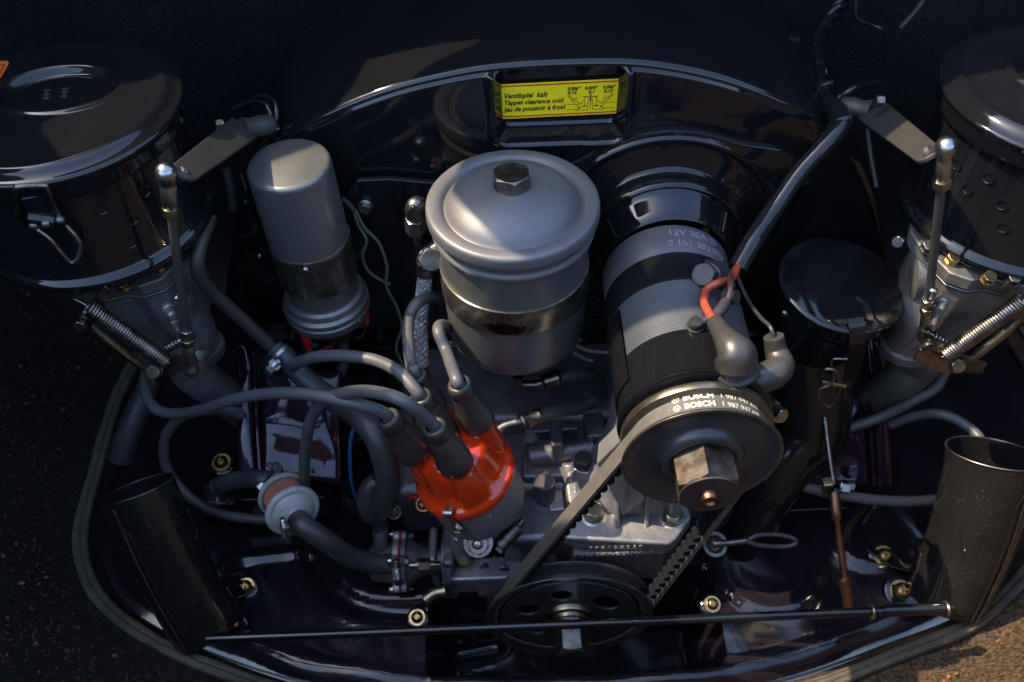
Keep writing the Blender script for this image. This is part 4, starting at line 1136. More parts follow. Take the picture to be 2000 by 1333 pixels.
# ================================================================ FUEL FILTER, PUMP AND HOSES
fa = P(545, 955, y=39.3); fb = P(588, 1008, y=36.9)
fD = (fb - fa).normalized(); Lf = (fb - fa).length
fcam = (CAM - fb).normalized()
fD = ((_r * 33 - _u * 53).normalized() * .62 + fcam * .78).normalized()
fb = P(578, 1008, y=36.9); fa = fb - fD * 3.3
ff = thing('fuel_filter', 'round see-through fuel filter with pleated orange paper and a milky white cap', 'fuel filter', fa)
obj('pleated_element', G().loops([[fa + frame(fD)[0] * (1.42 + (.1 if j % 2 else -.08)) * math.cos(2 * math.pi * j / 96) + frame(fD)[1] * (1.42 + (.1 if j % 2 else -.08)) * math.sin(2 * math.pi * j / 96) + fD * h for j in range(96)] for h in (.35, 2.6)], cap0=True, cap1=True), 'paper', ff, sharp=10)
obj('clear_bowl', G().lathe([(.6, -.35), (1.3, -.25), (1.75, .1), (1.85, .4), (1.8, .6), (1.68, .75), (1.66, 2.4), (1.56, 2.4), (1.58, .75), (1.7, .5), (1.6, .2), (1.2, -.1), (.6, -.2)], fa, fD, 64), 'clear', ff, sharp=50)
obj('rear_ring', G().lathe([(1.55, -.1), (1.8, .02), (1.92, .22), (1.9, .42), (1.7, .5), (1.6, .3)], fa, fD, 64), 'white', ff, sharp=60)
obj('end_cap', G().lathe([(1.5, 2.2), (1.9, 2.25), (2.05, 2.4), (2.08, 2.6), (2.0, 2.78), (1.75, 2.85), (1.62, 2.8), (1.5, 2.95), (1.1, 3.25), (.7, 3.35), (.55, 3.5), (.5, 4.6), (.35, 4.6)], fa, fD, 72), 'white', ff, sharp=60)
obj('inlet_stub', G().lathe([(.5, -1.6), (.52, -.9), (.55, -.3), (.5, 0)], fa, fD, 24), 'white', ff)
h0 = fa + fD * 3.7
fh = thing('fuel_hose', 'thick black fuel hose from the white filter cap down to the fuel pump', 'hose', P(690, 1090, y=35.4), 'black rubber fuel hoses')
obj('hose', G().tube([h0, h0 + fD * 1.1 + Vector((.2, 0, -.1)), P(640, 1058, y=35.3), P(685, 1088, y=35.6), P(730, 1100, y=36), P(778, 1101, y=36.3)], .80, 24, 10), 'hose', fh)
clamp(fh, h0 + fD * .55, fD + Vector((.15, 0, 0)), .82, screwdir=P(565, 1040, y=35.2) - (h0 + fD * .55), w=.75)
clamp(fh, P(776, 1101, y=36.3), (1, .1, 0), .8, screwdir=Vector((0, -.8, .4)), w=.5)
g1 = fa - fD * 1.2
fh2 = thing('fuel_hose', 'short dark hose arching from the filter away to a clamp on the left', 'hose', P(480, 945, y=42), 'black rubber fuel hoses')
obj('hose', G().tube([fa - fD * .3, fa - fD * 1.3, P(515, 938, y=40.6), P(478, 936, y=41.4), P(440, 944, y=41.8), P(415, 962, y=42)], .72, 22, 10), 'hose', fh2)
clamp(fh2, fa - fD * .8, fD, .76, screwdir=Vector((-.1, -.4, 1)), w=.6)
clamp(fh2, P(424, 954, y=42), P(440, 944, y=41.8) - P(412, 964, y=42), .74, screwdir=Vector((.4, -.9, -.3)), w=.7)

pump = thing('fuel_pump', 'grey cast fuel pump with a red gasket edge, left of the distributor', 'fuel pump', P(800, 1110, y=37))
pc = P(786, 1098, y=37.0)
def lob(r, amp, x, n=120, k=6, ph=.3):
    return [pc + Vector((x, (r + amp * max(0, math.cos(k * (2 * math.pi * j / n) + ph)) ** 3) * math.cos(2 * math.pi * j / n), (r + amp * max(0, math.cos(k * (2 * math.pi * j / n) + ph)) ** 3) * math.sin(2 * math.pi * j / n))) for j in range(n)]
def flange(x0, x1, r=2.25, amp=.45):
    return G().loops([lob(r - .08, amp, x0), lob(r, amp, x0 + .05), lob(r, amp, x1 - .05), lob(r - .08, amp, x1)], cap0=True, cap1=True)
obj('outer_flange', flange(-.55, -.08), 'cast', pump, sharp=40)
obj('gasket', flange(-.08, .06, 2.3, .5), 'gasket', pump, sharp=40)
obj('inner_flange', flange(.06, .5), 'castd', pump, sharp=40)
obj('upper_body', G().lathe([(0, 2.7), (1.2, 2.6), (1.5, 2.3), (1.6, 1.0), (1.9, .5), (1.9, .3)], pc, (-1, 0, .05), 48), 'castd', pump, sharp=40)
obj('lower_body', G().lathe([(1.9, .4), (1.75, .8), (1.3, 1.4), (1.1, 2.2), (1.1, 3.2), (1.9, 3.25), (2.3, 3.3), (2.3, 4.0), (0, 4.0)], pc, (1, 0, 0), 48), 'castd', pump, sharp=40)
for k in range(6):
    t = (2 * math.pi * k - .3) / 6; q = pc + Vector((-.55, 2.45 * math.cos(t), 2.45 * math.sin(t)))
    pans(q, (-1, 0, 0), .3, 'zinc', pump, washer=1.3)
    if k % 2 == 0: hexbolt(q + Vector((1.05, 0, 0)), (1, 0, 0), .32, .3, 'zinc', pump, name='nut')
cyl('inlet_neck', pc + Vector((-1.6, .3, 1.0)), P(742, 1020, y=38.8), .62, 'castd', pump)
obj('mounting_flange', G().box(P(880, 1085, y=37.6), .9, 4.4, 5.0), 'castd', pump, bevel=.3)
obj('mounting_flange', G().box(P(850, 1088, y=37.8), .7, 3.2, 4.4), 'cast', pump, bevel=.3)
hexbolt(P(815, 1104, y=35.2), (1, 0, 0), .55, .9, 'steel', pump, washer=.5, name='nut')
cyl('stud', P(800, 1105, y=35.2), P(860, 1103, y=35.2), .26, 'steel', pump)
for (a, b, m_) in ((770, 1000, 'zincd'), (827, 985, 'brass')):
    pans(P(a, b, y=39.3), (-.1, -.6, .8), .45, m_, label='round %s screw head near the end of the blue wire' % ('silver' if m_ == 'zincd' else 'yellow'), cat='screw', name='terminal_screw', group=None)

# big black hose looping down to the pump
bh = thing('breather_hose', 'fat black rubber hose that curves from the grey metal pipe down to the pump', 'hose', P(750, 950, y=39))
obj('hose', G().tube([P(548, 690, y=45.5), P(590, 735, y=44.5), P(640, 775, y=43), P(690, 805, y=41), P(730, 845, y=39), P(752, 900, y=37.8), P(758, 950, y=37.4), P(747, 988, y=37.8), P(728, 1004, y=38.8), P(717, 985, y=40), P(722, 955, y=40.8), P(738, 940, y=41.2)], [.75, .8, .85, .88, .9, .9, .88, .85, .85, .85, .8, .8], 26, 9), 'hose', bh)
obj('hose_stub', G().tube([P(735, 985, y=38.8), P(738, 1010, y=38.6), P(741, 1035, y=38.5)], .62, 20, 5), 'hose', bh)
mp_ = thing('breather_pipe', 'bent grey metal pipe coming down from the left air cleaner to a hose clamp', 'pipe', P(530, 670, y=46))
obj('pipe', G().tube([P(410, 425, y=48.5), P(392, 475, y=46.5), P(385, 515, y=45.5), P(394, 548, y=45.5), P(420, 577, y=46), P(470, 622, y=46.2), P(528, 676, y=46), P(548, 694, y=45.6)], .50, 20, 10), 'arm', mp_)
clamp(mp_, P(552, 697, y=45.5), P(575, 720, y=45) - P(528, 676, y=46), .82, screwdir=P(512, 706, y=44.6) - P(552, 697, y=45.5), w=1.0)
obj('hose_collar', G().tube([P(534, 680, y=45.9), P(572, 716, y=45)], .8, 24, 2), 'rubber', mp_)

# ================================================================ AIR CLEANERS AND CARBURETTORS
def air_cleaner(cx, cyy, zt, sg, label):
    """sg=-1 left, +1 right. Round can, overhanging lid, oval pressing, wire latch, row of holes"""
    t = thing('air_cleaner', label, 'air cleaner', (cx, cyy, zt - 9), 'round black air cleaners')
    O_ = Vector((cx, cyy, zt))
    R = 7.35; HC = 9.0 if sg < 0 else 10.0
    obj('canister', G().lathe([(0, -HC), (3, -HC), (R - .1, -HC + .05), (R + .12, -HC + .15), (R + .18, -HC + .3), (R + .1, -HC + .45), (R + .1, -HC + .5), (R + .2, -HC + .62), (R + .15, -HC + .8), (R - .15, -HC + .95), (R - .3, -HC + 1.2), (R - .3, -1.2)], O_, Z3, 128), 'gloss', t, sharp=50)
    # lid with oval pressing
    n = 144; L = []
    prof = [(R - .2, -1.9), (R + .1, -1.85), (R + .16, -1.6), (R + .14, -1.0), (R + .2, -.75), (R + .32, -.6), (R + .3, -.42), (R + .1, -.32), (R - .1, -.3), (R - .35, -.05), (R - .55, .12), (R - .8, .2), (R - 1.1, .1), (R - 1.3, .06)]
    for r, h in prof: L.append([O_ + Vector((r * math.cos(2 * math.pi * j / n), r * math.sin(2 * math.pi * j / n), h)) for j in range(n)])
    oc = Vector((-.1 * sg * -1 + .9 * -sg * -1 * 0 + .35, 1.1, 0)); a_, b_ = 3.75, 2.5
    rot = math.radians(2 if sg < 0 else -2)
    def ov(k, j):
        t_ = 2 * math.pi * j / n; x, y = a_ * k * math.cos(t_), b_ * k * math.sin(t_)
        return oc + Vector((x * math.cos(rot) - y * math.sin(rot), x * math.sin(rot) + y * math.cos(rot), 0))
    for f in np.linspace(.1, 1, 14)[:-1]:
        l = []
        for j in range(n):
            c0 = Vector(((R - 1.3) * math.cos(2 * math.pi * j / n), (R - 1.3) * math.sin(2 * math.pi * j / n), .06)); c1 = ov(1.12, j)
            p = c0.lerp(Vector((c1.x, c1.y, .22)), f); l.append(O_ + p)
        L.append(l)
    for k, h in ((1.12, .22), (1.08, .3), (1.03, .34), (.97, .3), (.92, .15), (.88, -.05), (.83, -.16), (.76, -.14), (.70, -.06), (.66, -.08), (.5, -.1), (.25, -.1), (.02, -.1)):
        L.append([O_ + ov(k, j) + Z3 * h for j in range(n)])
    ld = obj('lid', G().loops(L, cap1=True), 'gloss', t, sharp=60)
    for kx, ky in ((-.9, .3), (.15, .45)):
        for i in range(5):
            g = G().box(O_ + oc + Vector((kx + i * .05, ky - i * .22, -.07)), .42 if i % 2 == 0 else .24, .1, .08); obj('stamped_mark', g, 'gloss', ld, bevel=.03)
    # breathing holes: dark cups with bright rim
    for (a, dz) in ((-60, -3.4), (-49, -4.9), (-38, -3.6), (-31, -5.0), (-54, -6.4), (-20, -4.0)):
        th = math.radians(a if sg < 0 else 180 - a)
        nd = Vector((math.cos(th), math.sin(th), 0)); q = O_ + nd * (R - .3) + Z3 * dz
        h = obj('vent_hole', G().lathe([(.36, -.02), (.40, .05), (.34, .07), (.30, .03), (.28, -.25), (0, -.3)], q, nd, 28), 'gloss', t, sharp=40)
        g = G()
        for w3 in range(3):
            tw_ = 2 * math.pi * w3 / 3 + .5; X_, Y_, _z = frame(nd); e = X_ * math.cos(tw_) + Y_ * math.sin(tw_)
            g.tube([q - nd * .1, q - nd * .1 + e * .3], .05, 6, 1)
        obj('wire_star', g, 'zincd', h)
    return t, O_, R
pl_ = P(92, 185, y=48.6)
acl, Ol, Rl = air_cleaner(pl_.x, pl_.y, 37.6, -1, 'left round black air cleaner with an oval dent in its lid and an orange sticker')
prr = P(2098, 163, y=48.6)
acr, Or, Rr_ = air_cleaner(prr.x, prr.y, 36.4, 1, 'right round black air cleaner, mostly cut off by the right edge')
# sticker on the left lid
g = G().loops([[Ol + Vector((a, b, h)) for a, b in ((-6.6, 1.6), (-3.7, 2.9), (-3.5, 3.6), (-4.4, 4.3), (-6.6, 3.6))] for h in (.09, .13)], cap0=True, cap1=True)
q = P(0, 138, z=36.3)
g = G(); cs = [P(a, b, z=37.76) for a, b in ((-60, 122), (14, 120), (18, 124), (2, 152), (-60, 196))]
g.loops([[c_ for c_ in cs], [c_ + Z3 * .03 for c_ in cs]], cap0=True, cap1=True)
stk2 = obj('sticker', g, 'osticker', acl, label='orange sticker at the left edge of the lid')
g = G()
for a, b in (((-60, 128), (9, 126)), ((9, 126), (-4, 150)), ((-4, 150), (-60, 188))):
    A1, B1 = P(*a, z=37.82), P(*b, z=37.82); g.box((A1 + B1) / 2, (B1 - A1).length, .05, .02, B1 - A1, Z3.cross(B1 - A1))
obj('sticker_line', g, 'ink', stk2)
# wire latch on the left canister
lat = thing('wire_latch', 'silver wire toggle latch hanging on the front of the left air cleaner', 'latch', P(85, 430, y=41))
def onL(px, py, off=.3):
    # point on the canister wall
    v = P(px, py, d=1) - CAM; ax2 = Vector((Ol.x, Ol.y)); a = v.x ** 2 + v.y ** 2; f = Vector((CAM.x - ax2.x, CAM.y - ax2.y)); b = 2 * (f.x * v.x + f.y * v.y); c_ = f.dot(f) - (Rl - .3 + off) ** 2
    D_ = b * b - 4 * a * c_
    t = (-b - math.sqrt(max(D_, 0))) / (2 * a); return CAM + v * t
obj('wire_bail', G().tube([onL(40, 435, .2), onL(30, 385, .5), onL(31, 368, .6), onL(40, 365, .6), onL(83, 363, .6), onL(92, 368, .6), onL(104, 400, .6), onL(122, 432, .5), onL(128, 444, .4)], .155, 12, 7), 'steel', lat)
obj('wire_lever', G().tube([onL(62, 436, .5), onL(78, 452, .8), onL(100, 470, .9), onL(118, 492, 1.0), onL(138, 513, 1.0), onL(152, 505, 1.0), onL(157, 480, .9), onL(148, 462, .8), onL(128, 440, .6)], .155, 12, 7), 'steel', lat)
obj('tension_plate', G().box(onL(80, 405, .35), 1.5, .25, 1.7, (1, .25, 0), (.2, -1, 0)), 'gloss', lat, bevel=.1)
obj('hinge_drum', G().tube([onL(58, 425, .45), onL(108, 432, .45)], .5, 20, 2), 'gloss', lat, sharp=30)
for a, b in ((66, 440), (90, 437), (118, 430)): obj('hinge_pin', G().ball(onL(a, b, .75), .3), 'zincd', lat)

def carb(sg, label):
    M = lambda px: px
    t = thing('carburettor', label, 'carburettor', P(290 if sg < 0 else 1880, 720, y=44.5), 'twin carburettors under the air cleaners')
    if sg < 0:
        X = lambda a, b, y: P(a, b, y=y)
    else:
        X = lambda a, b, y: P(2170 - a, b - 12, y=y)
    # flange top plate, follows the can's bottom
    top = [(135, 560), (420, 440), (410, 520), (345, 548), (300, 568), (265, 578), (215, 572), (190, 600), (150, 590)]
    zt = 27.3
    c0 = Ol if sg < 0 else Or
    g = G()
    def fp(px, py, z): 
        return P(px, py, z=z) if sg < 0 else P(2170 - px, py - 12, z=z)
    L1 = [fp(a, b, 26.2) for a, b in ((150, 480), (385, 420), (392, 465), (368, 500), (338, 522), (315, 545), (270, 560), (235, 556), (200, 565), (160, 572), (135, 560))]
    g.loops([[p - Z3 * 1.0 for p in L1], L1], cap0=True, cap1=True)
    obj('top_flange', g, 'carb', t, bevel=.15)
    L0 = [p - Z3 * 1.1 for p in L1]; cc = sum(L0, Vector()) / len(L0)
    L2 = [cc + (p - cc) * .84 - Z3 * .3 for p in L0]; L3 = [cc + (p - cc) * .78 - Z3 * 3.6 + Vector((.5 * -sg, 0, 0)) for p in L0]; L4 = [cc + (p - cc) * .5 - Z3 * 5.6 + Vector((.9 * -sg, .2, 0)) for p in L0]; L5 = [cc + (p - cc) * .45 - Z3 * 7 + Vector((1.3 * -sg, .2, 0)) for p in L0]
    obj('float_bowl', G().loops([L0, L2, L3, L4, L5], cap0=True, cap1=True), 'carb', t, bevel=.22)
    obj('throat', G().lathe([(0, 2), (1.5, 2), (1.6, 1.8), (1.6, -4), (1.9, -4.1), (1.9, -4.8), (1.5, -5)], cc + Vector((1.3 * -sg, 1.2, -4)), Z3, 48), 'carb', t, sharp=40)
    for a, b, m_ in ((195, 562, 'zincd'), (243, 560, 'brass'), (312, 522, 'brass'), (360, 500, 'zincd')):
        hexbolt(fp(a, b, 26.3), (0, -.3, 1), .45, .5, m_, t, washer=.5)
    for a, b, r_, m_ in ((347, 580, .22, 'zinc'), (340, 628, .2, 'carb'), (328, 600, .3, 'carb')):
        q = X(a, b, 41.5); obj('jet_plug', G().lathe([(0, 1.2), (r_ * .6, 1.2), (r_, 1.0), (r_, .4), (r_ * 1.4, .3), (r_ * 1.4, 0), (0, 0)], q + Vector((.8, 1, 0)) * 0, (-.5 * -sg * -1, -.85, .1), 24), m_, t, sharp=30)
    # lower lever plate and links
    pv = [(158, 640), (182, 630), (200, 612), (210, 580), (182, 572), (165, 600)]
    def plate(name, px, y0, y1, th, m_):
        pp = [X(a, b, y0 + (y1 - y0) * i / (len(px) - 1)) for i, (a, b) in enumerate(px)]
        nn = (pp[1] - pp[0]).cross(pp[2] - pp[0]).normalized() * th
        return obj(name, G().loops([pp, [p + nn for p in pp]], cap0=True, cap1=True), m_, t, bevel=.06)
    plate('lever_plate', [(150, 628), (168, 600), (205, 560), (218, 572), (190, 632), (165, 642)], 41.2, 41.0, .2, 'steel')
    plate('lever_plate', [(290, 722), (335, 700), (375, 690), (388, 712), (340, 735), (300, 738)], 40.6, 40.0, .25, 'steel')
    hexbolt(X(160, 634, 41), (0, -1, .3), .4, .4, 'steel', t)
    hexbolt(X(305, 724, 40.3), (0, -.8, .6), .5, .5, 'olive', t, washer=.5)
    # link rod parallel to the spring
    g = G().tube([X(178, 635, 41), X(205, 660, 40.9), X(255, 700, 40.7), X(285, 722, 40.6)], [.2, .3, .3, .2], 14, 4)
    obj('link_rod', g, 'olive', t, sharp=40)
    # return spring (kept as one turned wire)
    a = X(172, 600, 40.6); b = X(322, 706, 40.0); D = (b - a); n_ = 32; Xf, Yf, Zf = frame(D)
    pts = []
    for i in range(n_ * 14 + 1):
        f = i / (n_ * 14); pts.append(a + D * f + (Xf * math.cos(2 * math.pi * n_ * f) + Yf * math.sin(2 * math.pi * n_ * f)) * .46)
    obj('return_spring', G().tube(pts, .11, 8, 1, raw=True), 'steel', t)
    obj('spring_hook', G().tube([X(145, 585, 40.8), X(160, 592, 40.7), a], .07, 8, 5), 'steel', t)
    obj('spring_hook', G().tube([b, X(330, 710, 40.0)], .07, 8, 3), 'steel', t)
    obj('hook_drum', G().tube([X(138, 572, 41.2), X(150, 560, 41.8)], .55, 20, 1), 'zincd', t, sharp=30)
    # second small spring
    pts = []; a = X(322, 682, 40.9); b = X(348, 668, 41.2); D = b - a; Xf, Yf, Zf = frame(D)
    for i in range(4 * 14 + 1):
        f = i / 56; pts.append(a + D * f + (Xf * math.cos(2 * math.pi * 4 * f) + Yf * math.sin(2 * math.pi * 4 * f)) * .3)
    obj('adjuster_spring', G().tube(pts, .07, 8, 1, raw=True), 'steel', t)
    obj('adjuster_screw', G().lathe([(0, 0), (.18, 0), (.18, 1.6), (.35, 1.6), (.35, 2.1), (0, 2.1)], a, D, 20), 'zinc', t, sharp=30)
    # inlet manifold pipe curving to the engine
    obj('inlet_manifold', G().tube([cc + Vector((1.3 * -sg, 1.2, -8)), X(370, 715, 46), X(400, 745, 46.4), X(440, 775, 47.4), X(480, 805, 49)], [1.6, 1.6, 1.6, 1.5, 1.5], 32, 8), 'carb', t)
    return t
carb(-1, 'left carburettor with rusty return spring under the left air cleaner')
cbr = carb(1, 'right carburettor with return spring under the right air cleaner')
# round choke drum on the right carb side
q = P(1775, 535, y=46); obj('vacuum_drum', G().lathe([(0, 0), (1.5, 0), (1.9, .2), (1.9, .7), (2.1, .8), (2.1, 1.1), (1.8, 1.5), (0, 1.6)], q, (1, -.15, .1), 48), 'carb', cbr, sharp=40)

# ================================================================ THROTTLE LINKAGE
def linkage(side, ball_t, rod_b, arm, pivot, label_rod, label_arm, y0, y1):
    t = thing('throttle_linkage', label_rod, 'linkage', P(*rod_b, y=y1), 'throttle linkages beside the air cleaners')
    a = P(*ball_t, y=y0); b = P(*rod_b, y=y1); D = (b - a).normalized(); L_ = (b - a).length
    obj('rod', G().tube([a + D * 2, b - D * 1.5], .27, 16, 1), 'arm', t)
    for q, s_, nm in ((a, 1, 'ball_socket'), (b, -1, 'ball_socket')):
        sc_ = 1 if s_ > 0 else .85
        obj(nm, G().lathe([(0, -.68 * sc_), (.28 * sc_, -.63 * sc_), (.5 * sc_, -.42 * sc_), (.61 * sc_, -.08 * sc_), (.57 * sc_, .26 * sc_), (.45 * sc_, .55 * sc_), (.44 * sc_, .75), (.46 * sc_, .8), (.46 * sc_, 2.2), (.42 * sc_, 2.25), (0, 2.3)], q, D * s_, 36), 'zinc', t, sharp=40)
        hexbolt(q + D * s_ * 2.2, D * s_, .56 * sc_, .5, 'olive', t, name='lock_nut')
    hexbolt(b - D * 3.1, -D, .46, .4, 'zinc', t, name='lock_nut')
    ar = t
    c0 = P(*arm[0], y=y0 + .6); c1 = P(*arm[1], y=arm[2])
    ud = Vector((0, .15, 1)); L1, L2 = [], []
    Dm = (c1 - c0).normalized(); W = Dm.cross(CAM - c0 + Vector((0, 0, 12))).normalized()
    if W.z < 0: W = -W
    N = Dm.cross(W).normalized()
    Lh = (c1 - c0).length
    outl = []
    w0, w1 = .72, 1.0
    for k in range(9):
        t_ = math.pi / 2 + math.pi * k / 8; outl.append((w0 * math.cos(t_), w0 * math.sin(t_)))
    outl += [(Lh, -w1), (Lh, w1)]
    f1 = [c0 + Dm * a_ + W * b_ - N * .14 for a_, b_ in outl]; f2 = [p + N * .28 for p in f1]
    obj('arm_plate', G().loops([f1, f2], cap0=True, cap1=True), 'arm', ar, bevel=.07)
    obj('pivot_tube', G().tube([c1 - Dm * .3, P(*pivot, y=arm[2] + 1)], [.75, .62, .72, .62], 24, 6), 'arm', ar)
    obj('rivet', G().lathe([(0, 0), (.42, 0), (.42, .15), (.3, .3), (0, .32)], c0 - N * .1, a - c0, 24), 'arm', ar, sharp=30)
    obj('stud', G().tube([c0, a], .3, 16, 1), 'zinc', ar)
    return t
linkage(-1, (325, 340), (373, 722), ((361, 337), (478, 250), 52.5), (530, 243), 'left throttle linkage, flat grey arm and upright rod in front of the left air cleaner',
        'flat grey throttle arm sloping up from the left rod toward the shroud', 41.5, 40.0)
linkage(1, (1847, 290), (1806, 655), ((1812, 302), (1700, 215), 54.0), (1645, 207), 'right throttle linkage, flat dark arm and upright rod in front of the right air cleaner',
        'flat dark throttle arm sloping down from the shroud to the right rod', 42.0, 41.5)
for (a, b, sd_, lab) in ((440, 245, -1, 'small bolt end at the tip of the left throttle arm pivot'), (1710, 198, 1, 'small reddish bolt end at the tip of the right throttle arm pivot')):
    hexbolt(P(a, b, y=52), (sd_, -.1, 0), .42, .4, 'steel', label=lab, cat='bolt', washer=.4)
# bell-crank plate on the right carb
pp = [P(a, b, y=40.6) for a, b in ((1795, 675), (1812, 660), (1840, 665), (1880, 690), (1925, 705), (1915, 725), (1870, 722), (1835, 712), (1800, 700))]
nn = Vector((0, -.3, .05)); obj('bell_crank', G().loops([pp, [p + nn for p in pp]], cap0=True, cap1=True), 'zincd', bevel=.06, label='flat grey bell crank plate at the foot of the right throttle rod', cat='lever')
q = P(1813, 676, y=40.2); obj('pivot_bolt', G().lathe([(0, 0), (.36, 0), (.3, .15), (.0, .1)], q, FR, 20), 'iron', label='dark pivot bolt in the round end of the right bell crank', cat='bolt')

# ================================================================ FRONT ROD, SCREWS, TUBES
bar = thing('throttle_cross_rod', 'long thin glossy black rod crossing the whole bay in front of the crank pulley', 'rod', P(1150, 1217, y=29))
Y_ = 29.2
obj('rod', G().tube([P(405, 1249, y=Y_), P(900, 1229, y=Y_), P(1400, 1208, y=Y_), P(1860, 1189, y=Y_)], .33, 24, 4), 'gloss', bar)
for px_, py_ in ((1703, 1195), (1848, 1190)):
    q = P(px_, py_, y=Y_); dr = P(1860, 1189, y=Y_) - P(1400, 1208, y=Y_)
    obj('snap_ring', G().lathe([(.33, -.12), (.55, -.1), (.6, 0), (.55, .1), (.33, .12)], q, dr, 28), 'rim', bar, sharp=40)
obj('sleeve', G().tube([P(1725, 1194, y=Y_), P(1850, 1189, y=Y_)], .42, 24, 2), 'gloss', bar)

SG = 'yellow plated screws along the engine tin'
for a, b, r_, lab in ((478, 1143, .52, 'upper of the two yellow plated screws beside the foot of the left heater tube'),
                      (456, 1216, .52, 'lower of the two yellow plated screws beside the foot of the left heater tube'),
                      (814, 1203, .46, 'yellow plated screw alone in the tin to the left of the crank pulley'),
                      (1392, 1177, .46, 'silvery yellow screw in the tin to the right of the crank pulley'),
                      (1729, 1083, .62, 'upper of the two sunlit yellow screws beside the foot of the right heater tube'),
                      (1763, 1152, .66, 'lower of the two sunlit yellow screws beside the foot of the right heater tube'),
                      (431, 900, .6, 'yellow plated screw at the far left, behind the short hose clamp')):
    q = P(a, b, z=.8)
    s_ = pans(q - Z3 * .35, Vector((0, -.25, 1)), r_, 'brass', washer=1.45, name='tin_screw', label=lab, cat='screw', group=SG)
    obj('boss', G().lathe([(0, -.6), (r_ * 2.1, -.7), (r_ * 1.9, -.1), (r_ * 1.5, 0), (0, 0)], q - Z3 * .35, Vector((0, -.25, 1)), 28), 'tray', kind='structure', sharp=40)

def heater_tube(label, tc_px, bc_px, ztop, zbot, r_t, r_b, lean, sg, m='ductp'):
    tt_ = P(*tc_px, z=ztop); bb_ = P(*bc_px, z=zbot)
    t = thing('heater_tube', label, 'tube', bb_, 'open black heater tubes standing on the engine tin')
    D = (tt_ - bb_).normalized(); X, Y, Z = frame(D)
    X = Vector((1, 0, 0)); X = (X - D * X.dot(D)).normalized(); Y = D.cross(X)
    n = 72; rows = []; L_ = (tt_ - bb_).length
    NK = 22
    for k in range(NK + 1):
        f = k / NK; c_ = bb_.lerp(tt_, f) + Vector((lean * math.sin(math.pi * f), 0, 0)) * 1.0
        ra = r_b + (r_t - r_b) * f; rw = []
        for j in range(n):
            t_ = 2 * math.pi * j / n
            rr_ = ra * (1 + .012 * noise.noise(Vector((math.cos(t_) * 2, math.sin(t_) * 2, f * 4))))
            p = c_ + X * rr_ * math.cos(t_) + Y * rr_ * math.sin(t_)
            p += D * (-(p - c_).y * .17 * f ** 4)
            if k == 0: p += D * (.9 * math.cos(t_ + .9 * sg) + .5)
            rw.append(p)
        rows.append(rw)
    # inner wall
    inner = []
    for k in range(NK, -1, -2):
        f = k / NK; c_ = bb_.lerp(tt_, f) + Vector((lean * math.sin(math.pi * f), 0, 0)); ra = r_b + (r_t - r_b) * f - .09
        inner.append([(lambda v: v + D * (-(v - c_).y * .17 * f ** 4))(c_ + X * ra * math.cos(2 * math.pi * j / n) + Y * ra * math.sin(2 * math.pi * j / n)) for j in range(n)])
    obj('tube_wall', G().loops(rows + inner), m, t, sharp=50)
    # folded seam down the front
    sa = -math.pi / 2 + (-.30 if sg < 0 else .32)
    sp1, sp2 = [], []
    for k in range(NK + 1):
        f = k / NK; c_ = bb_.lerp(tt_, f) + Vector((lean * math.sin(math.pi * f), 0, 0)); ra = r_b + (r_t - r_b) * f
        for lst, da_, h in ((sp1, 0, .13), (sp2, -.16 * sg * (1 if f < .86 else .3), .07)):
            t_ = sa + da_ ; lst.append(c_ + (X * math.cos(t_) + Y * math.sin(t_)) * (ra + h * .5))
    obj('seam', G().tube(sp1, .08, 8, 1, raw=True), 'zincd', t); obj('seam', G().tube(sp2[:-1], .06, 8, 1, raw=True), m, t)
    # rolled lip
    obj('rim', G().tube([(lambda v: v + D * (-(v - tt_).y * .17))(tt_ + X * r_t * math.cos(2 * math.pi * j / 48) + Y * r_t * math.sin(2 * math.pi * j / 48)) for j in range(49)], .06, 8, 1, raw=True), 'zincd', t)
    # foot bracket
    return t, bb_, tt_
ht, hb_, htt = heater_tube('open glossy black heater tube at the left of the tin, top end facing up', (268, 955), (405, 1225), 11.6, .9, 2.65, 2.75, -.3, -1)
ht2, hb2, htt2 = heater_tube('sunlit open black heater tube at the right edge with a leafy shadow on it', (1942, 885), (1850, 1165), 13.0, 1.2, 3.2, 2.95, .4, 1)
for t_, pts in ((ht, ((425, 1130), (470, 1125), (500, 1150), (480, 1165), (450, 1175))), (ht, ((430, 1180), (470, 1200), (490, 1235), (450, 1240), (425, 1230))),
                (ht2, ((1690, 1075), (1730, 1060), (1790, 1095), (1780, 1120), (1740, 1110))), (ht2, ((1740, 1140), (1775, 1130), (1810, 1165), (1800, 1185), (1745, 1180)))):
    pp = [P(a, b, z=.55) for a, b in pts]
    pp = pp[::-1]
    obj('foot_bracket', G().loops([pp, [p + Z3 * .16 for p in pp]], cap0=True, cap1=True), 'gloss', t_, bevel=.05)

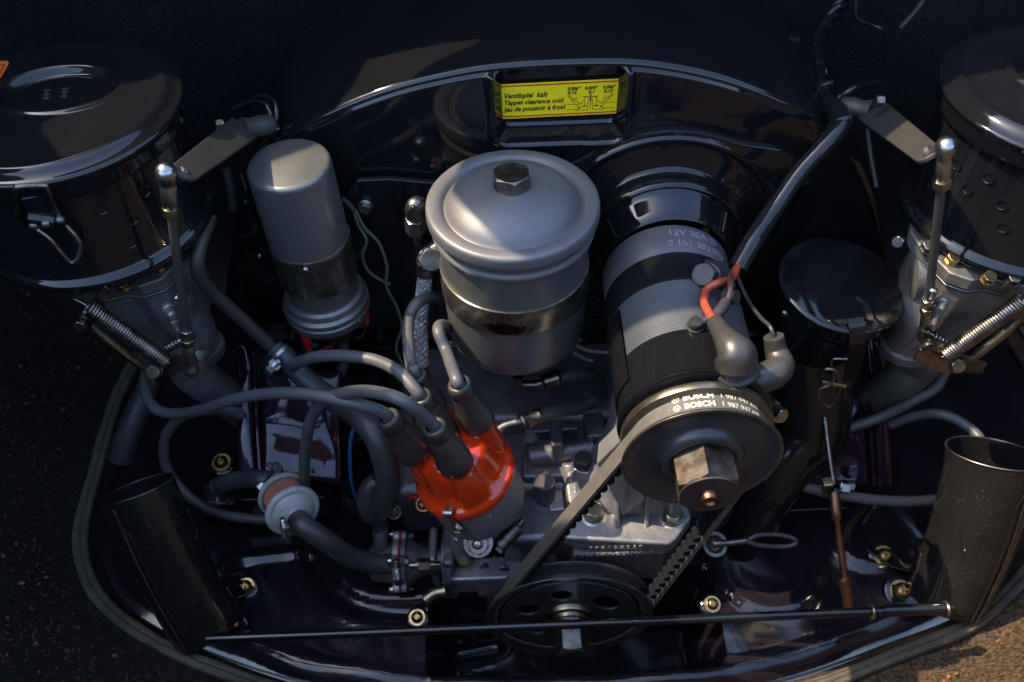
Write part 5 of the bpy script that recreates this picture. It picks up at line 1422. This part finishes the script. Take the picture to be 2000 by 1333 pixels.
# ================================================================ OIL FILLER
oc_ = P(1644, 553, y=46.5)
of = thing('oil_filler', 'round black oil filler with a flat glossy cap and spring clip, right of the generator', 'oil filler', (oc_.x, oc_.y, oc_.z - 9))
fa_ = Vector((.10, -.10, 1)).normalized()
g = G().lathe([(4.2, -1.6), (4.3, -1.2), (4.38, -.5), (4.45, -.3), (4.5, -.18), (4.42, -.03), (4.15, .04), (3.2, .1), (1.5, .16), (0, .17)], oc_, fa_, 96)
fl = obj('cap', g, 'gloss', of, sharp=50)
ROOT[fl.name] = ROOT[of.name]
g = G().lathe([(3.8, -.8), (3.82, -1.4), (3.98, -1.6), (3.85, -1.85), (3.7, -2.5), (3.4, -5.0), (2.9, -7.4), (2.3, -8.6), (0, -8.8)], oc_, fa_, 96)
obj('filler_can', g, 'gloss', of, sharp=50)
obj('filler_neck', G().tube([oc_ - fa_ * 6.5, P(1590, 830, y=43.5), P(1545, 900, y=41.8), P(1500, 975, y=40.2), P(1450, 1060, y=38.8)], [3.0, 2.7, 2.2, 1.9, 1.8], 36, 8), 'cover', of)
q0 = P(1668, 645, y=42.5)
strip([P(1670, 622, y=42.9), P(1674, 640, y=42.35), P(1674, 665, y=42.0), P(1672, 700, y=42.2), P(1662, 735, y=42.4), P(1648, 757, y=42.3)], (1, .1, 0), 1.1, .1, 'cover', of, 'clip_strap')
obj('clip_wire', G().tube([P(1655, 702, y=41.6), P(1628, 702, y=41.8), P(1624, 712, y=41.8), P(1630, 735, y=41.6), P(1622, 752, y=41.4), P(1600, 762, y=41.4), P(1602, 780, y=41.2), P(1618, 795, y=41.1), P(1632, 780, y=41.2), P(1642, 756, y=41.4)], .1, 10, 7), 'zincd', of)
obj('clip_wire', G().tube([P(1600, 735, y=41.8), P(1612, 722, y=41.6), P(1632, 725, y=41.5), P(1640, 745, y=41.5)], .14, 10, 6), 'steel', of)
obj('clip_hinge', G().tube([P(1603, 745, y=41.7), P(1650, 755, y=41.6)], .22, 12, 2), 'olive', of)
pans(P(1532, 612, y=43.4), (-.7, -.7, .1), .25, 'zincd', of, washer=0, cross=False, name='rivet')

# ================================================================ LOOM AND GENERATOR WIRES
loom = thing('wiring_loom', 'shiny black sleeved wiring loom hanging over the shroud edge down to the generator', 'wiring loom', P(1440, 525, y=44))
obj('sleeve', G().tube([P(1598, 130, y=64), P(1600, 165, y=61), P(1612, 200, y=57.5), P(1636, 222, y=54.5), P(1640, 250, y=52.4), P(1610, 285, y=51.3), P(1560, 340, y=50.2), P(1515, 405, y=48.8), P(1475, 465, y=47), P(1440, 525, y=45.2)], [.5, .6, .75, .85, .8, .66, .62, .66, .72, .66], 22, 9), 'vinyl', loom)
def twist(pts, r, turns, ph):
    C = crom(pts, 14); out = []
    for i, p in enumerate(C):
        T = (C[min(i + 1, len(C) - 1)] - C[max(i - 1, 0)]).normalized(); X, Y, _ = frame(T); a = 2 * math.pi * turns * i / len(C) + ph
        out.append(p + (X * math.cos(a) + Y * math.sin(a)) * r)
    return out
tp_ = [P(1598, 140, y=64), P(1597, 110, y=67), P(1603, 75, y=70), P(1625, 35, y=73), P(1650, -5, y=75), P(1660, -40, y=76)]
for ph in (0, 2.1, 4.2): obj('twisted_strand', G().tube(twist(tp_, .36, 3.2, ph), .34, 10, 1, raw=True), 'vinyl', loom)
for a, b, y_ in ((1606, 172, 60.2), (1622, 205, 56.5), (1640, 240, 52.8)):
    q = P(a, b, y=y_); D = Vector((.3, -.8, -.6)); obj('cable_tie', G().lathe([(.7, -.14), (.86, -.12), (.86, .12), (.7, .14)], q, D, 24), 'boot', loom, sharp=40)
q = P(1605, 168, y=59.6); obj('tie_head', G().box(q, .8, .5, .5, (1, 0, .3)), 'zincd', loom, bevel=.06)
obj('red_wire', G().tube([P(1440, 522, y=44.6), P(1428, 545, y=43.2), onG(1404, 552, 1.0), onG(1381, 566, .5), onG(1375, 588, .5), onG(1384, 610, .7), onG(1399, 632, 1.0)], .26, 14, 8), 'redwire', loom)
obj('brown_wire', G().tube([P(1426, 530, y=44.4), onG(1427, 555, 1.3), onG(1423, 580, 1.0), onG(1412, 600, .7)], .2, 12, 8), 'brown', loom)
obj('ground_terminal', G().tube([onG(1418, 590, .8), onG(1404, 611, .6), onG(1382, 624, .4), onG(1366, 635, .3)], [.36, .4, .3, .2], 14, 6), 'rubber', loom)
obj('thin_wire', G().tube([P(1440, 520, y=44.8), P(1442, 545, y=43.6), P(1460, 585, y=41.6), P(1485, 620, y=39.4), P(1505, 640, y=38), P(1512, 665, y=37.4)], .13, 10, 8), 'rubber', loom)
b1 = obj('elbow_boot', G().tube([onG(1397, 630, 1.0), onG(1411, 652, 1.4), onG(1425, 672, 1.7), onG(1436, 690, 1.6), onG(1438, 716, .9)], [.52, .62, .85, 1.2, 1.22], 30, 8), 'boot', loom, label='brown-lit rubber elbow boot at the end of the red wire')
g = G().lathe([(0, 0), (1.15, 0), (1.3, .12), (1.3, .3), (1.1, .5), (.9, 1.6)], onG(1440, 728, .2), onG(1436, 690, 1.6) - onG(1440, 728, .2), 36); obj('terminal_insulator', g, 'boot', loom, sharp=40)
obj('elbow_boot', G().tube([P(1511, 658, y=37.6), P(1516, 685, y=37.2), P(1524, 712, y=36.4), P(1514, 728, y=35.8), P(1494, 738, y=35.5), P(1478, 746, y=35.4)], [.62, .68, .86, .95, .92, .92], 30, 8), 'boot', loom, label='second dark rubber elbow boot at the end of the thin black wire')
hexbolt(P(1477, 748, y=35.3), (-.9, .2, -.35), .5, .55, 'zinc', loom, washer=.8, name='terminal_nut')
cyl('terminal_post', P(1474, 750, y=35.4), P(1450, 760, y=35.8), .35, 'steel', loom)
# black ear with bolt at the generator's lower right
ear = thing('generator_strap_end', 'black strap ear with a silver hex bolt, beside the generator pulley', 'strap', P(1500, 790, y=35.4))
g = G(); pp = [P(a, b, y=35.6) for a, b in ((1462, 760), (1478, 752), (1500, 775), (1522, 800), (1520, 818), (1500, 818), (1482, 800))]
obj('ear_plate', g.loops([pp, [p + Vector((.1, .5, .1)) for p in pp]], cap0=True, cap1=True), 'gloss', ear, bevel=.08)
hexbolt(P(1508, 800, y=35.6), (.45, -.85, .3), .52, .85, 'zinc', ear, washer=.6)

# ================================================================ OIL LINES, FITTINGS
ol1 = thing('braided_hose', 'silver braided hose with orange tracer beside the oil filter, hanging from hex fittings', 'hose', P(822, 700, y=46))
hp = [P(832, 520, y=49), P(828, 560, y=49), P(822, 610, y=48.6), P(822, 660, y=48), P(825, 712, y=47.4)]
obj('hose', G().tube(hp, .48, 18, 9), 'cloth', ol1)
C = crom(hp, 40)
for s_ in (1, -1):
    for k in range(6):
        L_ = []
        for i in range(0, len(C), 1):
            T = (C[min(i + 1, len(C) - 1)] - C[max(i - 1, 0)]).normalized(); X, Y, _ = frame(T); a = s_ * 2 * math.pi * 3.2 * i / len(C) + k * math.pi / 3
            L_.append(C[i] + (X * math.cos(a) + Y * math.sin(a)) * .49)
        obj('braid_strand', G().tube(L_, .07, 5, 1, raw=True), 'clothr' if (k == 0) else 'cloth', ol1)
obj('ferrule', G().lathe([(.5, 0), (.68, .05), (.7, .5), (.62, .7), (.74, .8), (.74, 1.3), (.5, 1.4), (0, 1.4)], P(831, 535, y=49), P(833, 500, y=49) - P(831, 535, y=49), 30), 'zincd', ol1, sharp=30)
hexbolt(P(838, 505, y=48.6), (.25, -.75, .5), .9, .75, 'zincd', ol1, name='banjo_bolt', washer=.8)
cyl('banjo_body', P(832, 498, y=49.3), P(862, 480, y=49.3), .6, 'zincd', ol1)
obj('hose_end', G().tube([P(825, 705, y=47.4), P(833, 740, y=47), P(838, 760, y=46.6)], .3, 14, 4), 'zincd', ol1)
ft_ = thing('pipe_fitting', 'small grey elbow fitting with a hex collar above the braided hose', 'fitting', P(812, 450, y=50))
obj('elbow', G().tube([P(830, 405, y=50.6), P(815, 400, y=50.2), P(808, 410, y=50), P(811, 430, y=50)], [.5, .62, .62, .55], 22, 6), 'zincd', ft_)
hexbolt(P(812, 452, y=50), P(811, 425, y=50) - P(812, 452, y=50), .75, 1.2, 'zincd', ft_, name='hex_collar', rot=.5)
obj('square_lug', G().box(P(808, 412, y=49.4), .7, .3, .7, (1, 0, 1)), 'zincd', ft_, bevel=.08)
obj('pipe', G().tube([P(813, 455, y=50), P(818, 480, y=50.2), P(822, 500, y=50.4)], .3, 14, 4), 'rubber', ft_)
l2 = thing('oil_line', 'crimped oil line looping just below the oil filter canister', 'oil line', P(1080, 745, y=47), 'crimped oil lines near the distributor')
obj('pipe', G().tube([P(1012, 735, y=46), P(1015, 750, y=46), P(1040, 752, y=46), P(1062, 748, y=46)], .36, 16, 6), 'steel', l2)
obj('crimp_ferrule', G().lathe([(.42, 0), (.55, .05), (.62, .1), (.5, .2), (.62, .3), (.55, .8), (.6, 1.4), (.5, 1.5)], P(1058, 748, y=46), P(1090, 738, y=46.2) - P(1058, 748, y=46), 28), 'steel', l2, sharp=30)
obj('hose', G().tube([P(1092, 738, y=46.2), P(1130, 733, y=46.6), P(1162, 742, y=47), P(1172, 765, y=47.2)], .62, 20, 8), 'hose', l2)
l3 = thing('oil_line', 'crimped oil line running right from behind the orange cap', 'oil line', P(1030, 825, y=42), 'crimped oil lines near the distributor')
obj('pipe', G().tube([P(970, 845, y=41), P(985, 833, y=41.4), P(1012, 825, y=41.6), P(1022, 822, y=41.7)], .34, 16, 6), 'zincd', l3)
obj('crimp_ferrule', G().lathe([(.36, -.2), (.6, -.15), (.64, .0), (.5, .2), (.62, .3), (.52, .9), (.6, 1.3), (.5, 1.5)], P(1020, 824, y=41.7), P(1050, 813, y=42.2) - P(1020, 824, y=41.7), 28), 'steel', l3, sharp=30)
obj('hose', G().tube([P(1052, 813, y=42.2), P(1090, 803, y=43), P(1130, 798, y=44), P(1160, 784, y=45)], .5, 20, 8), 'hose', l3)

# thin wires
WG = 'loose thin wires'
wr = thing('loose_wires', 'pair of thin green and grey wires hanging beside the coil', 'wires', P(700, 430, y=52))
obj('wire_sleeve', G().tube([P(668, 388, y=52.6), P(680, 398, y=52.6), P(692, 412, y=52.5)], .2, 12, 4), 'rubber', wr)
obj('wire', G().tube([P(690, 410, y=52.5), P(700, 440, y=52.5), P(716, 470, y=52.4), P(708, 500, y=52.4), P(720, 530, y=52.4), P(745, 548, y=52.4), P(762, 555, y=52.4)], .12, 10, 8), 'green', wr)
obj('wire', G().tube([P(695, 412, y=52.5), P(712, 445, y=52.5), P(740, 475, y=52.4), P(756, 520, y=52.4), P(755, 560, y=52.3), P(775, 600, y=52.2), P(785, 640, y=52), P(774, 680, y=51.6), P(790, 720, y=51.2)], .12, 10, 8), 'green', wr)
bw = thing('blue_wire', 'thin bright blue wire bending round the big black hose to a red connector', 'wire', P(700, 980, y=41))
obj('wire', G().tube([P(694, 830, y=43), P(685, 860, y=42.4), P(684, 910, y=41.6), P(688, 950, y=41.2), P(700, 978, y=41.4), P(725, 985, y=42.4), P(765, 970, y=42.6), P(785, 966, y=41.6), P(800, 968, y=40.8)], .14, 10, 8), 'blue', bw)
obj('connector', G().tube([P(796, 967, y=41), P(812, 974, y=40.4), P(825, 982, y=40)], [.24, .28, .2], 14, 4), 'gasket', bw)
obj('brass_pin', G().tube([P(841, 1003, y=37.6), P(858, 990, y=37.6)], .26, 14, 1), 'brass', label='small brass pin end sticking out left of the orange cap', cat='pin', sharp=30)
tubeobj('rubber_plug', 'short tan rubber tube end lying left of the crank pulley', 'plug', [P(832, 1172, z=1.5), P(850, 1160, z=1.8), P(872, 1155, z=2)], .55, MT['olive'])
# dipstick
dp = thing('dipstick', 'oil dipstick with a long ring handle lying right of the belt', 'dipstick', P(1392, 1063, y=36))
obj('socket', G().lathe([(.5, 0), (.85, .1), (1.0, .4), (.95, .55), (.7, .5), (.5, .2), (.3, .15), (0, .15)], P(1393, 1064, y=36.2), (.1, -.45, .85), 36), 'zincd', dp, sharp=40)
obj('stem', G().tube([P(1396, 1062, y=35.8), P(1420, 1061, y=35.6), P(1462, 1056, y=35.6)], [.38, .28, .25, .25], 16, 5), 'zincd', dp)
lp = [P(a, b, y=y_) for a, b, y_ in ((1462, 1054, 35.6), (1480, 1046, 35.9), (1520, 1045, 36.2), (1550, 1052, 36.2), (1553, 1062, 36.0), (1530, 1068, 35.7), (1490, 1066, 35.4), (1465, 1060, 35.4), (1458, 1056, 35.5))]
obj('ring_handle', G().tube(lp, .17, 12, 7), 'castd', dp)
# copper control rod, right
cr_ = thing('control_rod', 'slender rusty copper coloured linkage rod standing at the right, with a clamp at its top', 'rod', P(1656, 1180, y=31.5))
obj('upper_rod', G().tube([P(1610, 815, y=42), P(1618, 880, y=40), P(1628, 945, y=38)], .2, 14, 3), 'steel', cr_)
obj('turnbuckle', G().tube([P(1628, 962, y=37.6), P(1632, 1000, y=36.4), P(1633, 1012, y=36.1)], .42, 18, 2), 'copper', cr_)
obj('middle_rod', G().tube([P(1633, 1010, y=36.1), P(1642, 1075, y=34.4), P(1652, 1140, y=32.6)], .27, 14, 2), 'copper', cr_)
obj('lower_socket', G().lathe([(.3, 0), (.5, .05), (.5, .5), (.42, .6), (.42, 2.4), (.35, 2.5), (0, 2.5)], P(1648, 1128, y=33), P(1658, 1185, y=31.2) - P(1648, 1128, y=33), 24), 'copper', cr_, sharp=40)
obj('clamp_block', G().box(P(1616, 950, y=38), .8, .8, 1.4, (1, 0, .2)), 'olive', cr_, bevel=.12)
hexbolt(P(1640, 950, y=37.9), (1, -.3, 0), .55, .6, 'zinc', cr_, washer=.5)
hexbolt(P(1655, 948, y=37.9), (1, -.3, 0), .42, .5, 'zincd', cr_, name='nut')

# ================================================================ CYLINDER TINS AND BACKGROUND
def tinbox(label, px, ys, th=2.5):
    t = thing('cylinder_cover', label, 'metal cover', P(px[0][0], px[0][1], y=ys[0]), 'glossy pressed cylinder covers')
    return t
def warped(px4, ys, nx=26, ny=30, amp=.18, seed=0):
    A0, B0, C0, D0 = [P(a, b, y=y_) for (a, b), y_ in zip(px4, ys)]
    nn = (B0 - A0).cross(D0 - A0).normalized(); g = G(); 
    if nn.y > 0: nn = -nn
    for j in range(ny):
        for i in range(nx):
            u, v = i / (nx - 1), j / (ny - 1); p = A0.lerp(B0, u).lerp(D0.lerp(C0, u), v)
            g.v.append(p + nn * (amp * noise.noise(Vector((u * 3 + seed, v * 3, seed))) * 2 + .35 * math.sin(math.pi * u) * math.sin(math.pi * v) - 1.0 * (max(0, abs(u - .5) - .44) * 12) ** 2 * .5 - 1.0 * (max(0, abs(v - .5) - .45) * 12) ** 2 * .5))
    for j in range(ny - 1):
        for i in range(nx - 1):
            a = j * nx + i; g.f.append((a, a + 1, a + nx + 1, a + nx))
    return g, nn
tl = tinbox('glossy dark cylinder cover on the left behind the fuel filter, with a small hole', [(600, 850)], [44])
g, nn = warped([(506, 722), (668, 722), (668, 948), (512, 925)], [49.5, 49.5, 42, 42], seed=1)
obj('panel', g, 'tin', tl, solid=.3, sharp=80)
obj('flange_strip', warped([(458, 700), (492, 695), (500, 930), (462, 930)], [50, 50, 42, 42], nx=8, amp=.08, seed=3)[0], 'tin', tl, solid=.3, sharp=80)
g = G().tube([P(497, 690, y=50), P(500, 800, y=46), P(508, 925, y=41.9)], .16, 10, 4); obj('bead', g, 'tin', tl)
g = G().tube([P(455, 690, y=48), P(468, 676, y=48.3), P(480, 690, y=47.9), P(488, 760, y=46), P(492, 850, y=44)], .09, 8, 6); obj('wire_edge', g, 'tin', tl)
obj('side_wall', G().box(P(560, 965, y=43.5), 7.2, 3, 3, (1, 0, 0)), 'cover', tl, bevel=.2)
obj('hole', G().lathe([(.42, .02), (.36, .04), (.34, -.05), (0, -.1)], P(540, 912, y=42.2) , (0, -.6, .8), 24), 'rubber', tl)
trr = tinbox('glossy dark cylinder cover on the right behind the copper rod, with a round hole', [(1640, 880)], [44])
obj('panel', warped([(1560, 740), (1690, 735), (1700, 950), (1540, 950)], [49.5, 49.5, 42, 42], seed=5)[0], 'tin', trr, solid=.3, sharp=80)
obj('flange_strip', warped([(1688, 650), (1732, 650), (1748, 960), (1712, 960)], [51.5, 51.5, 42, 42], nx=8, amp=.08, seed=8)[0], 'tin', trr, solid=.3, sharp=80)
for dx in (0, 14): obj('bead', G().tube([P(1685 + dx, 660, y=51.2), P(1698 + dx, 800, y=46.6), P(1708 + dx, 950, y=42)], .15, 10, 4), 'tin', trr)
obj('hole', G().lathe([(.42, .02), (.36, .04), (.34, -.05), (0, -.1)], P(1667, 923, y=42.5), (0, -.6, .8), 24), 'rubber', trr)
obj('side_wall', G().box(P(1620, 985, y=43), 9, 3, 3), 'cover', trr, bevel=.2)
# darker backing between shroud and tin
lump2 = thing('lower_duct', 'dark sheet metal ducting filling the gap under the shroud behind the engine', 'duct', (2, 56, 0))
obj('duct_front', G().box((2, 58, 4), 52, 5, 10), 'cover', lump2, bevel=.6)
obj('duct_shoulder', G().box((-17, 52, 1.5), 10, 8, 4), 'cover', lump2, bevel=.6)
obj('duct_shoulder', G().box((23, 52, 1.5), 10, 8, 4), 'cover', lump2, bevel=.6)

BG = 'grey rubber cables at the sides of the bay'
bgc = [('grey cable curving down at the far left from the long ignition lead to the tin', [P(470, 808, y=43), P(420, 800, y=44), P(360, 812, y=44.5), P(325, 850, y=44.5), P(322, 900, y=44), P(345, 945, y=43.2), P(390, 985, y=42), P(450, 1008, y=41), P(520, 1015, y=40.5), P(580, 1012, y=40.5)], .42),
       ('upper grey cable right of the oil filler, rising to the right carburettor', [P(1590, 845, y=44), P(1650, 838, y=44.5), P(1720, 815, y=45), P(1790, 780, y=45), P(1830, 755, y=45.5), P(1850, 715, y=47)], .42),
       ('grey cable arching over to the right heater tube', [P(1740, 830, y=45), P(1790, 812, y=44.5), P(1840, 810, y=43.5), P(1885, 830, y=42.5), P(1915, 860, y=41), P(1925, 900, y=40)], .40),
       ('lowest grey cable on the right, running behind the copper rod to the heater tube', [P(1500, 925, y=41), P(1560, 948, y=40), P(1620, 963, y=39.6), P(1700, 976, y=39.4), P(1780, 980, y=39.4), P(1850, 972, y=39.6), P(1900, 955, y=40)], .44)]
for lab, pts, r_ in bgc: tubeobj('rubber_cable', lab, 'cable', pts, r_, 'cable', BG)
tubeobj('heater_pipe', 'blurred dark pipe slanting at the left edge beside the seal', 'pipe', [P(300, 740, y=50), P(260, 830, y=47), P(235, 900, y=45)], 1.1, 'rubber')
# cables behind the coil
cb_ = thing('coil_cables', 'bundle of dark cables with a clip between the left throttle arm and the coil', 'cables', P(530, 250, y=50))
for k_, pts in enumerate(([(455, 215, 58), (490, 200, 58), (520, 205, 57), (530, 235, 56), (525, 260, 55.5), (508, 300, 55)], [(470, 240, 58), (500, 190, 58), (535, 198, 57), (540, 225, 56), (533, 255, 55.5), (512, 300, 55)], [(450, 290, 55), (470, 340, 55), (480, 370, 54), (478, 400, 54)])):
    obj('cable', G().tube([P(a, b, y=y_) for a, b, y_ in pts], [.24, .2, .12][k_], 14, 8), 'vinyl', cb_)
obj('clip', G().box(P(530, 252, y=55), .9, .5, .9, (1, 0, -.8)), 'zincd', cb_, bevel=.06)
# lines hanging at the top right and small stays
tubeobj('thin_stay', 'thin bent dark wire hanging at the top right beside the twisted loom', 'wire', [P(1672, -20, y=74), P(1672, 30, y=72), P(1690, 45, y=71), P(1718, 55, y=70), P(1732, 70, y=70)], .16, 'vinyl')
tubeobj('thin_stay', 'straight thin dark rod slanting at the very top right', 'rod', [P(1810, -10, y=72), P(1790, 20, y=71), P(1757, 56, y=70)], .2, 'arm')
tubeobj('thin_rod', 'thin upright grey rod just right of the shroud below the throttle arm', 'rod', [P(1694, 252, y=53), P(1702, 310, y=52), P(1712, 365, y=51)], .16, 'arm')
tubeobj('small_pipe', 'short dark pipe stub leaving the shroud to the upper right of the loom', 'pipe', [P(1640, 192, y=58), P(1665, 175, y=58), P(1690, 165, y=59), P(1720, 158, y=60)], [.35, .3, .25, .2], 'vinyl')
tubeobj('small_pipe', 'thin grey pipe behind the left throttle arm beside the shroud', 'pipe', [P(440, 330, y=54), P(450, 370, y=53.5), P(455, 410, y=53)], .4, 'rubber')
tubeobj('fuel_pipe', 'upper of the two thin blue-grey pipes behind the oil filter and generator', 'pipe', [P(1120, 672, y=52.4), P(1150, 685, y=52.4), P(1200, 690, y=52.4)], .17, 'cloth', 'thin pipes between oil filter and generator')
tubeobj('fuel_pipe', 'lower of the two thin blue-grey pipes behind the oil filter and generator', 'pipe', [P(1120, 690, y=52.2), P(1150, 704, y=52.2), P(1200, 712, y=52.2)], .17, 'cloth', 'thin pipes between oil filter and generator')
hexbolt(P(1758, 470, y=47.5), (-.6, -.7, .4), .42, .7, 'zinc', label='small bright bolt between the oil filler and the right carburettor', cat='bolt')

# ================================================================ THE CAR AND AN ADDED SUN BLOCKER ROUND THE BAY (outside the frame)
def panel(name, label, rows, m, th):
    g = G().loops(rows, close=False); return obj(name, g, m, label=label, cat='body panel', solid=th)
def lid_pt(x, h, off=0):
    bulge = 2.0 * (1 - (x / 42) ** 2)
    return Vector((x, 76 - .6 * h + (off + bulge) * .8, 50 + .8 * h + (off + bulge) * .6))
lid_out = [(-43, -8), (-42, 10), (-39, 18), (-33, 22), (-26, 24.2), (-33, 26.8), (-37.6, 32.5), (-38.6, 36), (-39.0, 39), (-38.8, 42), (-36, 44.2), (-31.5, 44.8), (-26, 43.6), (-19, 40), (-8, 36), (8, 33), (20, 29), (32, 21), (38, 10), (40, -8)]  # unseen outline, with its notch, shaped for the shadow edges it casts
lid_out = [(v.x, v.y) for v in crom([Vector((a, b, 0)) for a, b in lid_out], 4)]
cl_ = (0, 14); L = []
for f in (1, .97, .8, .6, .4, .2, .02): L.append([lid_pt(cl_[0] + (a - cl_[0]) * f, cl_[1] + (b - cl_[1]) * f, .8 if f == 1 else 0) for a, b in lid_out])
obj('raised_engine_lid', G().loops(L, close=True), 'lidpaint', label='raised dark engine lid above the bay, outside the picture', cat='engine lid', solid=.6)
# added left panel, edge raised to block the sun; right bodywork framing the bay
rows = []
for k in range(12):
    f = k / 11; row = []
    for y in list(np.linspace(24, 44, 8)) + list(np.linspace(44.5, 60, 24)) + list(np.linspace(62, 84, 8)):
        zr = float(np.interp(y, [24, 34, 43, 45, 46.4, 48.5, 51, 54, 57, 61, 66, 84], [84, 92, 91, 86, 77, 70.5, 67.5, 70.8, 74.6, 82, 88, 92]))
        x = -60 + 12 * math.sin(f * math.pi * .62); z = 26 + (zr - 26) * math.sin(f * math.pi * .62) if f < .8 else zr - 3 * (f - .8) / .2
        if f >= .8: x = -48.2 - 14 * (f - .8) / .2
        row.append(Vector((x, y, z)))
    rows.append(row)
panel('unseen_side_panel', 'unseen dark panel added left of the bay, its raised edge shaped to block the sun', rows, 'lidpaint', .3)
rows = [[Vector((x, y, z + .25 * y)) for y in np.linspace(10, 84, 16)] for x, z in ((66, 24), (62, 32), (58, 36), (57, 38), (62, 39), (76, 36))]
panel('unseen_side_panel', 'dark body side that frames the bay on the right, outside the picture', rows, 'lidpaint', .3)
